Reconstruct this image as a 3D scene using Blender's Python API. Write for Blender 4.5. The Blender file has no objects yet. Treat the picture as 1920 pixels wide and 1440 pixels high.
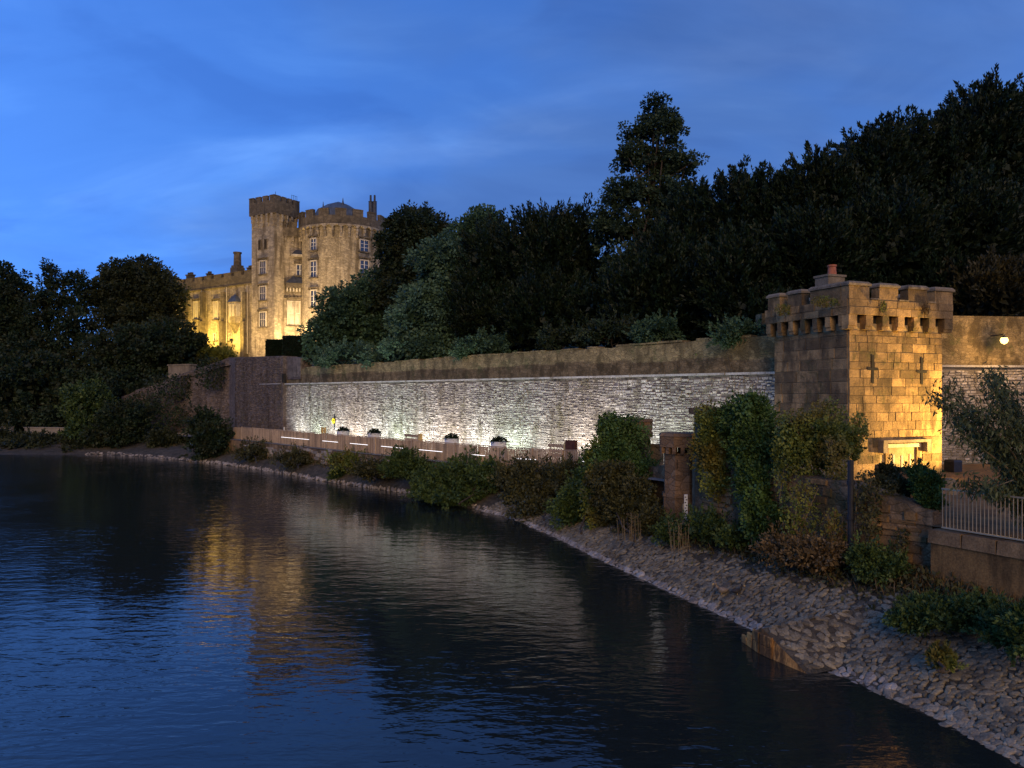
import bpy, math
import numpy as np
from mathutils import Vector, Matrix

S = bpy.context.scene
COL = S.collection
rng = np.random.default_rng(7)
F = 1442.0            # focal length in pixels of the 1920-wide photograph
HZ = 740.0            # horizon row
CAMZ = 6.5            # eye height above the river, metres

# ------------------------------------------------------------------ camera
cam = bpy.data.cameras.new('camera')
cam.sensor_width = 36.0
cam.lens = 36.0 * F / 1920.0
cam.shift_y = (HZ - 720.0) / 1920.0
cam.clip_start = 0.1
cam.clip_end = 3000
cam_o = bpy.data.objects.new('camera', cam)
COL.objects.link(cam_o)
cam_o.location = (0, 0, CAMZ)
cam_o.rotation_euler = (math.radians(90), 0, 0)
S.camera = cam_o

# ------------------------------------------------------------------ exposure
S.view_settings.view_transform = 'Standard'
S.view_settings.look = 'None'
S.view_settings.exposure = 0.0
S.view_settings.gamma = 1.0
S.view_settings.use_curve_mapping = False
S.cycles.use_denoising = True
S.cycles.max_bounces = 5
S.cycles.diffuse_bounces = 2
S.cycles.glossy_bounces = 3
S.cycles.transmission_bounces = 3
S.cycles.transparent_max_bounces = 6
S.cycles.caustics_reflective = False
S.cycles.caustics_refractive = False
S.cycles.sample_clamp_indirect = 4.0

# ------------------------------------------------------------------ dusk sky
def nd(nt, typ, **kw):
    n = nt.nodes.new(typ)
    for k, v in kw.items():
        if k in n.inputs.keys():
            n.inputs[k].default_value = v
        else:
            setattr(n, k, v)
    return n

W = bpy.data.worlds.new('World')
S.world = W
W.use_nodes = True
nt = W.node_tree
nt.nodes.clear()
SUN_EL, SUN_ROT = math.radians(1.5), math.radians(-78.0)
sky = nd(nt, 'ShaderNodeTexSky', sky_type='NISHITA', sun_disc=False)
sky.sun_elevation = SUN_EL
sky.sun_rotation = SUN_ROT
sky.air_density = 1.0
sky.dust_density = 0.0
sky.ozone_density = 2.0
tc = nd(nt, 'ShaderNodeTexCoord')
sep = nd(nt, 'ShaderNodeSeparateXYZ')
nt.links.new(tc.outputs['Generated'], sep.inputs[0])
# cloud layer: project the view direction on a flat deck overhead
zc = nd(nt, 'ShaderNodeMath', operation='MAXIMUM'); zc.inputs[1].default_value = 0.0
nt.links.new(sep.outputs['Z'], zc.inputs[0])
za = nd(nt, 'ShaderNodeMath', operation='ADD'); za.inputs[1].default_value = 0.22
nt.links.new(zc.outputs[0], za.inputs[0])
dx = nd(nt, 'ShaderNodeMath', operation='DIVIDE'); dy = nd(nt, 'ShaderNodeMath', operation='DIVIDE')
nt.links.new(sep.outputs['X'], dx.inputs[0]); nt.links.new(za.outputs[0], dx.inputs[1])
nt.links.new(sep.outputs['Y'], dy.inputs[0]); nt.links.new(za.outputs[0], dy.inputs[1])
cmb = nd(nt, 'ShaderNodeCombineXYZ')
nt.links.new(dx.outputs[0], cmb.inputs[0]); nt.links.new(dy.outputs[0], cmb.inputs[1])
def sky_noise(scale, detail, off, sx, sy, rot, rough=0.55, dist=0.0):
    mp = nd(nt, 'ShaderNodeMapping')
    mp.inputs['Location'].default_value = off
    mp.inputs['Rotation'].default_value = (0, 0, rot)
    mp.inputs['Scale'].default_value = (sx, sy, 1)
    nt.links.new(cmb.outputs[0], mp.inputs[0])
    n = nd(nt, 'ShaderNodeTexNoise')
    n.inputs['Scale'].default_value = scale
    n.inputs['Detail'].default_value = detail
    n.inputs['Roughness'].default_value = rough
    n.inputs['Distortion'].default_value = dist
    nt.links.new(mp.outputs[0], n.inputs['Vector'])
    return n
def ramp(src, pts, t=nt):
    r = t.nodes.new('ShaderNodeValToRGB')
    r.color_ramp.interpolation = 'EASE'
    while len(r.color_ramp.elements) > 1: r.color_ramp.elements.remove(r.color_ramp.elements[0])
    r.color_ramp.elements[0].position = pts[0][0]
    r.color_ramp.elements[0].color = pts[0][1]
    for p, c in pts[1:]:
        e = r.color_ramp.elements.new(p); e.color = c
    t.links.new(src, r.inputs[0])
    return r
def g(v): return (v, v, v, 1)
n1 = sky_noise(0.6, 5, (3.1, 1.7, 0), 0.8, 1.0, 0.5, 0.5, 0.3)
n2 = sky_noise(1.3, 7, (4.2, 3.1, 1.7), 0.75, 1.35, -0.25, 0.55, 0.8)
deck = ramp(n1.outputs['Fac'], [(0.42, g(0)), (0.55, g(1))])
wisp = ramp(n2.outputs['Fac'], [(0.44, g(0)), (0.74, g(1))])
# sky light through the tint of the twilight, then the cloud deck over it
zs = nd(nt, 'ShaderNodeMath', operation='MULTIPLY_ADD'); zs.inputs[1].default_value = 0.65; zs.inputs[2].default_value = 0.36
nt.links.new(zc.outputs[0], zs.inputs[0])
cv = nd(nt, 'ShaderNodeCombineXYZ')
nt.links.new(sep.outputs['X'], cv.inputs[0]); nt.links.new(sep.outputs['Y'], cv.inputs[1]); nt.links.new(zs.outputs[0], cv.inputs[2])
vn = nd(nt, 'ShaderNodeVectorMath', operation='NORMALIZE'); nt.links.new(cv.outputs[0], vn.inputs[0])
nt.links.new(vn.outputs[0], sky.inputs['Vector'])
tint = nd(nt, 'ShaderNodeMix', data_type='RGBA', blend_type='MULTIPLY')
tint.inputs['Factor'].default_value = 1.0
nt.links.new(sky.outputs[0], tint.inputs['A'])
tint.inputs['B'].default_value = (1.6, 3.0, 6.5, 1)
mc = nd(nt, 'ShaderNodeMix', data_type='RGBA', blend_type='MIX')
sc = nd(nt, 'ShaderNodeMix', data_type='RGBA', blend_type='MULTIPLY')   # deck: darker and greyer than clear sky
sc.inputs['Factor'].default_value = 1.0
nt.links.new(tint.outputs['Result'], sc.inputs['A'])
sc.inputs['B'].default_value = (1.27, 0.94, 0.80, 1)
nt.links.new(deck.outputs[0], mc.inputs['Factor'])
nt.links.new(tint.outputs['Result'], mc.inputs['A'])
nt.links.new(sc.outputs['Result'], mc.inputs['B'])
mw = nd(nt, 'ShaderNodeMix', data_type='RGBA', blend_type='MULTIPLY')
nt.links.new(wisp.outputs[0], mw.inputs['Factor'])
nt.links.new(mc.outputs['Result'], mw.inputs['A'])
mw.inputs['B'].default_value = (1.6, 1.3, 1.13, 1)
n3 = sky_noise(2.6, 5, (0.7, 5.1, 0), 0.7, 1.2, 0.3, 0.5, 0.6)
soft = ramp(n3.outputs['Fac'], [(0.32, (0.84, 0.86, 0.90, 1)), (0.5, g(1.0)), (0.72, (1.3, 1.2, 1.1, 1))])
ms = nd(nt, 'ShaderNodeMix', data_type='RGBA', blend_type='MULTIPLY'); ms.inputs['Factor'].default_value = 1.0
nt.links.new(mw.outputs['Result'], ms.inputs['A']); nt.links.new(soft.outputs[0], ms.inputs['B'])
bg = nd(nt, 'ShaderNodeBackground')
bg.inputs['Strength'].default_value = 0.165
nt.links.new(ms.outputs['Result'], bg.inputs['Color'])
wo = nd(nt, 'ShaderNodeOutputWorld')
nt.links.new(bg.outputs[0], wo.inputs['Surface'])
SKY_BG = bg

# added warm fill, standing for unseen street lamps behind the viewer: one broad sun
sun = bpy.data.lights.new('sun', 'SUN')
sun.energy = 1.7
sun.color = (1.0, 0.66, 0.30)
sun.angle = math.radians(35)
fill_sun_o = bpy.data.objects.new('sun', sun)
COL.objects.link(fill_sun_o)
fill_sun_o.location = (0, -30, 40)
fill_sun_o.rotation_euler = Vector((-0.05, 1.0, -0.36)).to_track_quat('-Z', 'Y').to_euler()

# ------------------------------------------------------------------ helpers
def at(px, py, Y):
    """world point seen at photo pixel (px, py) at forward distance Y"""
    return Vector(((px - 960) / F * Y, Y, CAMZ + (HZ - py) / F * Y))
def on(px, py, z):
    """world point seen at photo pixel on the level z"""
    return at(px, py, (CAMZ - z) * F / (py - HZ))

def link(o, parent=None):
    COL.objects.link(o)
    if parent is not None: o.parent = parent
    return o
def tag(o, label=None, cat=None, group=None, kind=None):
    if label: o['label'] = label
    if cat: o['category'] = cat
    if group: o['group'] = group
    if kind: o['kind'] = kind
    elif cat: o['kind'] = 'thing'
    return o
def empty(name, loc, label=None, cat=None, group=None):
    o = bpy.data.objects.new(name, None)
    o.location = loc
    o.empty_display_size = 0.3
    COL.objects.link(o)
    return tag(o, label, cat, group)

class MB:
    """collects polygons in world coordinates; build() makes one mesh object"""
    def __init__(s): s.v = []; s.f = []; s.n = 0
    def add(s, verts, faces):
        k = s.n
        s.v.extend(tuple(p) for p in verts); s.n += len(verts)
        s.f.extend(tuple(i + k for i in q) for q in faces)
        return s
    def obox(s, c, ax, ay, hx, hy, z0, z1, taper=0.0):
        """upright box: centre c (x,y), horizontal axes ax, ay, half sizes"""
        vs = []
        for z, t in ((z0, 0.0), (z1, taper)):
            for sx, sy in ((-1, -1), (1, -1), (1, 1), (-1, 1)):
                vs.append((c[0] + ax[0] * sx * (hx - t) + ay[0] * sy * (hy - t), c[1] + ax[1] * sx * (hx - t) + ay[1] * sy * (hy - t), z))
        return s.add(vs, [(3, 2, 1, 0), (4, 5, 6, 7), (0, 1, 5, 4), (1, 2, 6, 5), (2, 3, 7, 6), (3, 0, 4, 7)])
    def hexa(s, p):
        return s.add(p, [(3, 2, 1, 0), (4, 5, 6, 7), (0, 1, 5, 4), (1, 2, 6, 5), (2, 3, 7, 6), (3, 0, 4, 7)])
    def tube(s, pts, rads, n=8, cap=True):
        pts = [Vector(p) for p in pts]
        k = s.n; rings = []
        for i, p in enumerate(pts):
            d = (pts[min(i + 1, len(pts) - 1)] - pts[max(i - 1, 0)])
            d = d.normalized() if d.length > 1e-6 else Vector((0, 0, 1))
            a = d.orthogonal().normalized() if abs(d.z) < 0.99 else Vector((1, 0, 0))
            b = d.cross(a).normalized(); a = b.cross(d)
            rings += [p + (a * math.cos(2 * math.pi * j / n) + b * math.sin(2 * math.pi * j / n)) * rads[i] for j in range(n)]
        fs = []
        for i in range(len(pts) - 1):
            for j in range(n):
                fs.append((i * n + j, i * n + (j + 1) % n, (i + 1) * n + (j + 1) % n, (i + 1) * n + j))
        if cap:
            fs.append(tuple(range(n))[::-1]); fs.append(tuple((len(pts) - 1) * n + j for j in range(n)))
        return s.add(rings, fs)
    def lathe(s, c, prof, n=32, a0=0.0, a1=2 * math.pi, cap=False):
        full = abs(a1 - a0) > 6.28
        m = n if full else n + 1
        vs = []
        for r, z in prof:
            for j in range(m):
                a = a0 + (a1 - a0) * j / n
                vs.append((c[0] + r * math.cos(a), c[1] + r * math.sin(a), z))
        fs = []
        for i in range(len(prof) - 1):
            for j in range(n):
                j2 = (j + 1) % m
                fs.append((i * m + j, i * m + j2, (i + 1) * m + j2, (i + 1) * m + j))
        if cap: fs.append(tuple((len(prof) - 1) * m + j for j in range(m)))
        return s.add(vs, fs)
    def build(s, name, mat, parent=None, smooth=False, **kw):
        v = np.array(s.v, dtype=float).reshape(-1, 3)
        c = np.array([(v[:, 0].min() + v[:, 0].max()) / 2, (v[:, 1].min() + v[:, 1].max()) / 2, v[:, 2].min()])
        me = bpy.data.meshes.new(name)
        me.from_pydata((v - c).tolist(), [], s.f)
        me.materials.append(mat)
        if smooth: me.shade_smooth()
        o = bpy.data.objects.new(name, me)
        o.location = Vector(c) - (parent_loc(parent) if parent is not None else Vector((0, 0, 0)))
        link(o, parent)
        return tag(o, **kw)
def parent_loc(p):
    l = Vector((0, 0, 0))
    while p is not None:
        l += p.location; p = p.parent
    return l
def quads(name, V, mat, parent=None, var=None, **kw):
    """V: (N,4,3) array of quads -> one mesh, per-face attribute 'v'"""
    N = len(V)
    P = V.reshape(-1, 3)
    c = np.array([P[:, 0].mean(), P[:, 1].mean(), P[:, 2].min()])
    me = bpy.data.meshes.new(name)
    me.vertices.add(N * 4); me.loops.add(N * 4); me.polygons.add(N)
    me.vertices.foreach_set('co', (P - c).astype(np.float32).ravel())
    me.loops.foreach_set('vertex_index', np.arange(N * 4, dtype=np.int32))
    me.polygons.foreach_set('loop_start', np.arange(0, N * 4, 4, dtype=np.int32))
    me.polygons.foreach_set('loop_total', np.full(N, 4, dtype=np.int32))
    me.update(calc_edges=True)
    if var is not None:
        at_ = me.attributes.new('v', 'FLOAT', 'FACE')
        at_.data.foreach_set('value', var.astype(np.float32))
    me.materials.append(mat)
    o = bpy.data.objects.new(name, me)
    o.location = Vector(c) - (parent_loc(parent) if parent is not None else Vector((0, 0, 0)))
    link(o, parent)
    return tag(o, **kw)

# ------------------------------------------------------------------ materials
def new_mat(name):
    m = bpy.data.materials.new(name); m.use_nodes = True
    t = m.node_tree; t.nodes.clear()
    o = t.nodes.new('ShaderNodeOutputMaterial'); b = t.nodes.new('ShaderNodeBsdfPrincipled')
    b.inputs['Specular IOR Level'].default_value = 0.25
    t.links.new(b.outputs[0], o.inputs[0])
    return m, t, b
def pos(t, scale=(1, 1, 1)):
    gm = t.nodes.new('ShaderNodeNewGeometry')
    mp = t.nodes.new('ShaderNodeMapping'); mp.inputs['Scale'].default_value = scale
    t.links.new(gm.outputs['Position'], mp.inputs[0])
    return mp.outputs[0]
def noise(t, scale, detail=4, sc=(1, 1, 1), rough=0.55, dist=0.0):
    n = t.nodes.new('ShaderNodeTexNoise')
    n.inputs['Scale'].default_value = scale; n.inputs['Detail'].default_value = detail
    n.inputs['Roughness'].default_value = rough; n.inputs['Distortion'].default_value = dist
    t.links.new(pos(t, sc), n.inputs['Vector'])
    return n.outputs['Fac']
def mixc(t, fac, a, b, mode='MIX'):
    m = t.nodes.new('ShaderNodeMix'); m.data_type = 'RGBA'; m.blend_type = mode
    for sock, val in ((m.inputs['Factor'], fac), (m.inputs['A'], a), (m.inputs['B'], b)):
        if isinstance(val, (int, float)): sock.default_value = val
        elif isinstance(val, tuple): sock.default_value = (*val[:3], 1)
        else: t.links.new(val, sock)
    return m.outputs['Result']
def bump(t, b, h, strength, dist):
    n = t.nodes.new('ShaderNodeBump'); n.inputs['Strength'].default_value = strength; n.inputs['Distance'].default_value = dist
    t.links.new(h, n.inputs['Height']); t.links.new(n.outputs[0], b.inputs['Normal'])
def mth(t, op, a, b=None):
    m = t.nodes.new('ShaderNodeMath'); m.operation = op
    for i, v in enumerate((a, b)):
        if v is None: continue
        if isinstance(v, (int, float)): m.inputs[i].default_value = v
        else: t.links.new(v, m.inputs[i])
    return m.outputs[0]
def stone(name, c1, c2, stain, cell=None, cellsc=(1, 1, 1.8), nscale=0.5, stain_amt=(0.5, 0.68), streak=(1, 1, 0.18), bstr=0.6, bdist=0.03, per_obj=0.0, attr=False, moss=None, rough=0.92):
    m, t, b = new_mat(name)
    b.inputs['Roughness'].default_value = rough
    col = mixc(t, ramp(noise(t, nscale, 6), [(0.35, g(0)), (0.65, g(1))], t).outputs[0], c1, c2)
    h = noise(t, 9, 6, rough=0.7)
    if cell:
        v = t.nodes.new('ShaderNodeTexVoronoi'); v.inputs['Scale'].default_value = cell
        t.links.new(pos(t, cellsc), v.inputs['Vector'])
        sv = t.nodes.new('ShaderNodeSeparateColor'); t.links.new(v.outputs['Color'], sv.inputs[0])
        col = mixc(t, 1.0, col, ramp(sv.outputs[0], [(0.0, g(0.76)), (1.0, g(1.2))], t).outputs[0], 'MULTIPLY')
        e = t.nodes.new('ShaderNodeTexVoronoi'); e.feature = 'DISTANCE_TO_EDGE'; e.inputs['Scale'].default_value = cell
        t.links.new(pos(t, cellsc), e.inputs['Vector'])
        er = ramp(e.outputs['Distance'], [(0.0, g(0)), (0.12, g(1))], t).outputs[0]
        col = mixc(t, mth(t, 'MULTIPLY', mth(t, 'SUBTRACT', 1.0, er), 0.45), col, (c1[0] * 0.45, c1[1] * 0.45, c1[2] * 0.45))
        h = mth(t, 'ADD', mth(t, 'MULTIPLY', h, 0.5), er)
    if per_obj:
        oi = t.nodes.new('ShaderNodeObjectInfo')
        col = mixc(t, 1.0, col, ramp(oi.outputs['Random'], [(0.0, g(1 - per_obj)), (0.5, (1, 0.98, 0.95, 1)), (1.0, (1 + per_obj, 1 + per_obj * 0.9, 1 + per_obj * 0.7, 1))], t).outputs[0], 'MULTIPLY')
    if attr:
        a = t.nodes.new('ShaderNodeAttribute'); a.attribute_name = 'v'
        col = mixc(t, 1.0, col, ramp(a.outputs['Fac'], [(0.0, g(0.68)), (1.0, (1.28, 1.27, 1.24, 1))], t).outputs[0], 'MULTIPLY')
    if stain:
        sf = ramp(noise(t, 1.3, 6, streak, 0.65), [(stain_amt[0], g(0)), (stain_amt[1], g(0.85))], t).outputs[0]
        col = mixc(t, sf, col, stain)
    if moss:
        mf = ramp(noise(t, 0.8, 7, (1, 1, 1), 0.7), [(0.54, g(0)), (0.66, g(0.9))], t).outputs[0]
        col = mixc(t, mf, col, moss)
    fine = ramp(noise(t, 22, 3), [(0.3, g(0.75)), (0.7, g(1.2))], t).outputs[0]
    col = mixc(t, 1.0, col, fine, 'MULTIPLY')
    t.links.new(col, b.inputs['Base Color'])
    bump(t, b, h, bstr, bdist)
    return m
def plain(name, col, rough=0.7, var=0.25, scale=4, metal=0.0, spec=0.3):
    m, t, b = new_mat(name)
    b.inputs['Roughness'].default_value = rough; b.inputs['Metallic'].default_value = metal
    b.inputs['Specular IOR Level'].default_value = spec
    c = mixc(t, 1.0, col, ramp(noise(t, scale, 5), [(0.3, g(1 - var)), (0.7, g(1 + var))], t).outputs[0], 'MULTIPLY')
    t.links.new(c, b.inputs['Base Color'])
    return m
def emit(name, col, s):
    m = bpy.data.materials.new(name); m.use_nodes = True; t = m.node_tree; t.nodes.clear()
    o = t.nodes.new('ShaderNodeOutputMaterial'); e = t.nodes.new('ShaderNodeEmission')
    e.inputs[0].default_value = (*col, 1); e.inputs[1].default_value = s
    t.links.new(e.outputs[0], o.inputs[0]); return m
def leaf(name, dark, light, trans=0.25, patch=None):
    m = bpy.data.materials.new(name); m.use_nodes = True; t = m.node_tree; t.nodes.clear()
    o = t.nodes.new('ShaderNodeOutputMaterial')
    a = t.nodes.new('ShaderNodeAttribute'); a.attribute_name = 'v'
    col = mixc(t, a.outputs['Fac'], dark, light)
    if patch:
        col = mixc(t, ramp(noise(t, 0.7, 4), [(0.45, g(0)), (0.62, g(0.8))], t).outputs[0], col, patch)
    d = t.nodes.new('ShaderNodeBsdfPrincipled'); d.inputs['Roughness'].default_value = 0.55
    d.inputs['Specular IOR Level'].default_value = 0.25
    t.links.new(col, d.inputs['Base Color'])
    tr = t.nodes.new('ShaderNodeBsdfTranslucent'); t.links.new(col, tr.inputs[0])
    ms = t.nodes.new('ShaderNodeMixShader'); ms.inputs[0].default_value = trans
    t.links.new(d.outputs[0], ms.inputs[1]); t.links.new(tr.outputs[0], ms.inputs[2])
    t.links.new(ms.outputs[0], o.inputs[0]); return m

M = {}
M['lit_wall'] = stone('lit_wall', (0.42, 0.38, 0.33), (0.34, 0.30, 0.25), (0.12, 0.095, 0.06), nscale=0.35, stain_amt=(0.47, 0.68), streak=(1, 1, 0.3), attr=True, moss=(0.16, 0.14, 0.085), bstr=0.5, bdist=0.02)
M['mortar'] = stone('mortar', (0.22, 0.19, 0.155), (0.16, 0.135, 0.105), (0.06, 0.05, 0.03), nscale=0.6)
M['parapet'] = stone('parapet', (0.26, 0.19, 0.09), (0.195, 0.145, 0.07), (0.08, 0.058, 0.025), cell=3.2, cellsc=(1, 1, 2.0), nscale=0.9, stain_amt=(0.45, 0.60), streak=(1, 1, 0.6), moss=(0.10, 0.09, 0.035))
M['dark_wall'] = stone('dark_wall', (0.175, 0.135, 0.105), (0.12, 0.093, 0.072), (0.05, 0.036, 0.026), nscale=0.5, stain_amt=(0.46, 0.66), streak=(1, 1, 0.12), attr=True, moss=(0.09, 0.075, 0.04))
M['dark_wall_base'] = stone('dark_wall_base', (0.16, 0.125, 0.105), (0.12, 0.095, 0.08), (0.06, 0.045, 0.03), nscale=0.3, cell=2.6)
M['ledge'] = stone('ledge', (0.46, 0.43, 0.38), (0.36, 0.33, 0.28), (0.15, 0.12, 0.08), nscale=1.0, bstr=0.3)
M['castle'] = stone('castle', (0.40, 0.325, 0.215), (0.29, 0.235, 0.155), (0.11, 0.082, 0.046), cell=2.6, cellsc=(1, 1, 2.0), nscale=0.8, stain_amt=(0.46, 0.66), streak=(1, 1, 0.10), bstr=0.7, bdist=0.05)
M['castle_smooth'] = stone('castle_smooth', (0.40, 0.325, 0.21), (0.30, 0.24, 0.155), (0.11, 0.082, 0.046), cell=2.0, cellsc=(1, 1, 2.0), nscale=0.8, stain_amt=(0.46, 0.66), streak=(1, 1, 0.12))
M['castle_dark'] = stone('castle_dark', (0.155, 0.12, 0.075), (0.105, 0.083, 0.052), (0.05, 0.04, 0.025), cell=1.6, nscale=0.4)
M['trim'] = stone('trim', (0.50, 0.44, 0.33), (0.42, 0.36, 0.27), (0.2, 0.16, 0.1), nscale=1.5, bstr=0.2)
M['slate'] = plain('slate', (0.07, 0.08, 0.09), 0.5, 0.3, 1.5)
M['copper'] = plain('copper', (0.085, 0.11, 0.12), 0.55, 0.2, 1.0)
M['white_paint'] = plain('white_paint', (0.62, 0.58, 0.48), 0.5, 0.08, 3)
M['lead'] = plain('lead', (0.05, 0.055, 0.065), 0.55, 0.3, 2)
def glassy():
    m, t, b = new_mat('pane'); b.inputs['Base Color'].default_value = (0.03, 0.035, 0.05, 1)
    b.inputs['Roughness'].default_value = 0.12; b.inputs['Specular IOR Level'].default_value = 0.6; return m
M['pane'] = glassy()
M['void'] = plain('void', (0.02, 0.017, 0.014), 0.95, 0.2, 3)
M['ashlar'] = stone('ashlar', (0.33, 0.215, 0.095), (0.20, 0.132, 0.062), (0.07, 0.048, 0.024), nscale=1.9, stain_amt=(0.46, 0.66), streak=(1, 1, 0.35), per_obj=0.42, bstr=1.0, bdist=0.05, moss=(0.10, 0.08, 0.03))
M['ashlar_joint'] = stone('ashlar_joint', (0.44, 0.32, 0.165), (0.28, 0.2, 0.10), None, nscale=2, bstr=0.3)
M['coping'] = stone('coping', (0.25, 0.195, 0.125), (0.18, 0.14, 0.09), (0.09, 0.07, 0.045), nscale=1.2, per_obj=0.12)
M['terracotta'] = plain('terracotta', (0.36, 0.12, 0.06), 0.8, 0.2, 6)
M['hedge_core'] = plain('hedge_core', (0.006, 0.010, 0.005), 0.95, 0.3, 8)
M['river_wall'] = stone('river_wall', (0.27, 0.17, 0.085), (0.18, 0.115, 0.06), (0.07, 0.05, 0.025), cell=2.8, nscale=0.8, stain_amt=(0.46, 0.64), streak=(1, 1, 0.25), moss=(0.07, 0.055, 0.02))
M['end_face'] = stone('end_face', (0.50, 0.25, 0.07), (0.34, 0.17, 0.05), (0.05, 0.03, 0.015), nscale=3.5, stain_amt=(0.46, 0.56), streak=(2.5, 2.5, 0.4), per_obj=.2)  # warm light on the ramp end is put into this orange stone colour
M['rub_brown'] = stone('rub_brown', (0.27, 0.155, 0.06), (0.18, 0.105, 0.042), (0.07, 0.045, 0.018), nscale=0.8, stain_amt=(0.46, 0.64), streak=(1, 1, 0.25), moss=(0.07, 0.055, 0.02), attr=True)
M['turret'] = stone('turret', (0.25, 0.145, 0.07), (0.165, 0.10, 0.05), (0.06, 0.04, 0.022), cell=2.4, cellsc=(1, 1, 1.6), nscale=0.9)
M['quay'] = stone('quay', (0.21, 0.12, 0.042), (0.145, 0.085, 0.032), (0.06, 0.036, 0.014), nscale=1.4, stain_amt=(0.46, 0.66), streak=(1, 1, 0.2), moss=(0.10, 0.07, 0.025), bstr=0.5)
M['quay_cap'] = stone('quay_cap', (0.25, 0.16, 0.075), (0.17, 0.11, 0.055), (0.08, 0.05, 0.025), nscale=1.7, per_obj=0.12)
M['cobble'] = stone('cobble', (0.22, 0.18, 0.115), (0.145, 0.12, 0.08), (0.10, 0.075, 0.05), nscale=1.2, stain_amt=(0.55, 0.75), streak=(1, 1, 1), per_obj=0.45, bstr=0.8, bdist=0.02)
M['cobble_far'] = stone('cobble_far', (0.22, 0.18, 0.115), (0.145, 0.12, 0.08), (0.10, 0.075, 0.05), nscale=1.2, stain_amt=(0.55, 0.75), streak=(1, 1, 1), attr=True, bstr=0.4, bdist=0.015)
M['edge_near'] = stone('edge_near', (0.32, 0.26, 0.175), (0.23, 0.185, 0.125), (0.15, 0.11, 0.07), nscale=1.2, streak=(1, 1, 1), per_obj=.3)
M['edge_stone'] = stone('edge_stone', (0.34, 0.285, 0.22), (0.25, 0.21, 0.165), (0.15, 0.11, 0.07), nscale=1.2, streak=(1, 1, 1), attr=True)
M['bank_soil'] = stone('bank_soil', (0.095, 0.075, 0.048), (0.065, 0.052, 0.034), (0.035, 0.032, 0.015), nscale=1.0, streak=(1, 1, 1), cell=5, cellsc=(1, 1, 1))
M['terrain'] = stone('terrain', (0.045, 0.055, 0.022), (0.03, 0.038, 0.015), (0.05, 0.04, 0.02), nscale=0.6, streak=(1, 1, 1))
M['path'] = stone('path', (0.26, 0.22, 0.17), (0.21, 0.18, 0.14), None, nscale=0.8, bstr=0.1)
M['timber'] = stone('timber', (0.47, 0.33, 0.20), (0.38, 0.265, 0.16), (0.2, 0.14, 0.08), nscale=1.5, stain_amt=(.55, .75), per_obj=.28, bstr=.2)
M['rust_panel'] = plain('rust_panel', (0.085, 0.03, 0.016), 0.85, 0.3, 5)
M['planter'] = plain('planter', (0.62, 0.62, 0.6), 0.6, 0.08, 3)
M['soil'] = plain('soil', (0.03, 0.02, 0.014), 0.95, 0.3, 8)
M['steel'] = plain('steel', (0.36, 0.28, 0.17), 0.4, 0.1, 6, metal=0.4)
M['black_metal'] = plain('black_metal', (0.02, 0.02, 0.022), 0.5, 0.2, 8)
M['bark'] = plain('bark', (0.055, 0.042, 0.03), 0.95, 0.3, 6)
M['twig'] = plain('twig', (0.17, 0.125, 0.065), 0.9, 0.3, 6)
M['led'] = emit('led', (0.95, 0.90, 0.95), 2.6)
M['lamp_glow'] = emit('lamp_glow', (1.0, 0.62, 0.18), 5.0)
M['yellow'] = plain('yellow', (0.80, 0.66, 0.03), 0.5, 0.05)
M['ochre_post'] = plain('ochre_post', (0.62, 0.42, 0.14), 0.6, 0.1)
M['bird_dark'] = plain('bird_dark', (0.035, 0.03, 0.026), 0.8, 0.2, 30)
M['bird_pale'] = plain('bird_pale', (0.20, 0.155, 0.11), 0.8, 0.3, 30)
M['yew'] = leaf('yew', (0.004, 0.010, 0.004), (0.015, 0.033, 0.013), 0.12, (0.016, 0.024, 0.008))
M['yew_lamp_warmed'] = leaf('yew_lamp_warmed', (0.022, 0.022, 0.010), (0.06, 0.052, 0.022), 0.12)  # leaves browned: the wall lamp's warm light put into the colour
M['left_olive'] = leaf('left_olive', (0.020, 0.026, 0.008), (0.058, 0.064, 0.022), 0.3)
M['broad'] = leaf('broad', (0.022, 0.048, 0.021), (0.092, 0.16, 0.076), 0.25)
M['lime'] = leaf('lime', (0.012, 0.024, 0.010), (0.060, 0.092, 0.040), 0.25)
M['broad_dark'] = leaf('broad_dark', (0.010, 0.020, 0.008), (0.042, 0.065, 0.026), 0.22, (0.035, 0.040, 0.014))
M['pale'] = leaf('pale', (0.028, 0.06, 0.030), (0.135, 0.225, 0.125), 0.25)  # paler leaves: wall uplight on the foliage put into the colour
M['left_tree'] = leaf('left_tree', (0.012, 0.024, 0.009), (0.040, 0.063, 0.024), 0.25, (0.036, 0.038, 0.013))
M['ivy'] = leaf('ivy', (0.05, 0.072, 0.013), (0.22, 0.24, 0.042), 0.2, (0.15, 0.115, 0.025))
M['ivy_dark'] = leaf('ivy_dark', (0.020, 0.044, 0.011), (0.10, 0.17, 0.036), 0.2)
M['bramble'] = leaf('bramble', (0.024, 0.046, 0.012), (0.105, 0.15, 0.036), 0.2)
M['bramble_brown'] = leaf('bramble_brown', (0.035, 0.036, 0.013), (0.105, 0.10, 0.034), 0.2)
M['dry'] = leaf('dry', (0.085, 0.055, 0.022), (0.22, 0.145, 0.06), 0.2)
M['olive'] = leaf('olive', (0.034, 0.044, 0.016), (0.115, 0.135, 0.05), 0.25)
M['yellow_green'] = leaf('yellow_green', (0.12, 0.13, 0.02), (0.28, 0.27, 0.05), 0.3)

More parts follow.
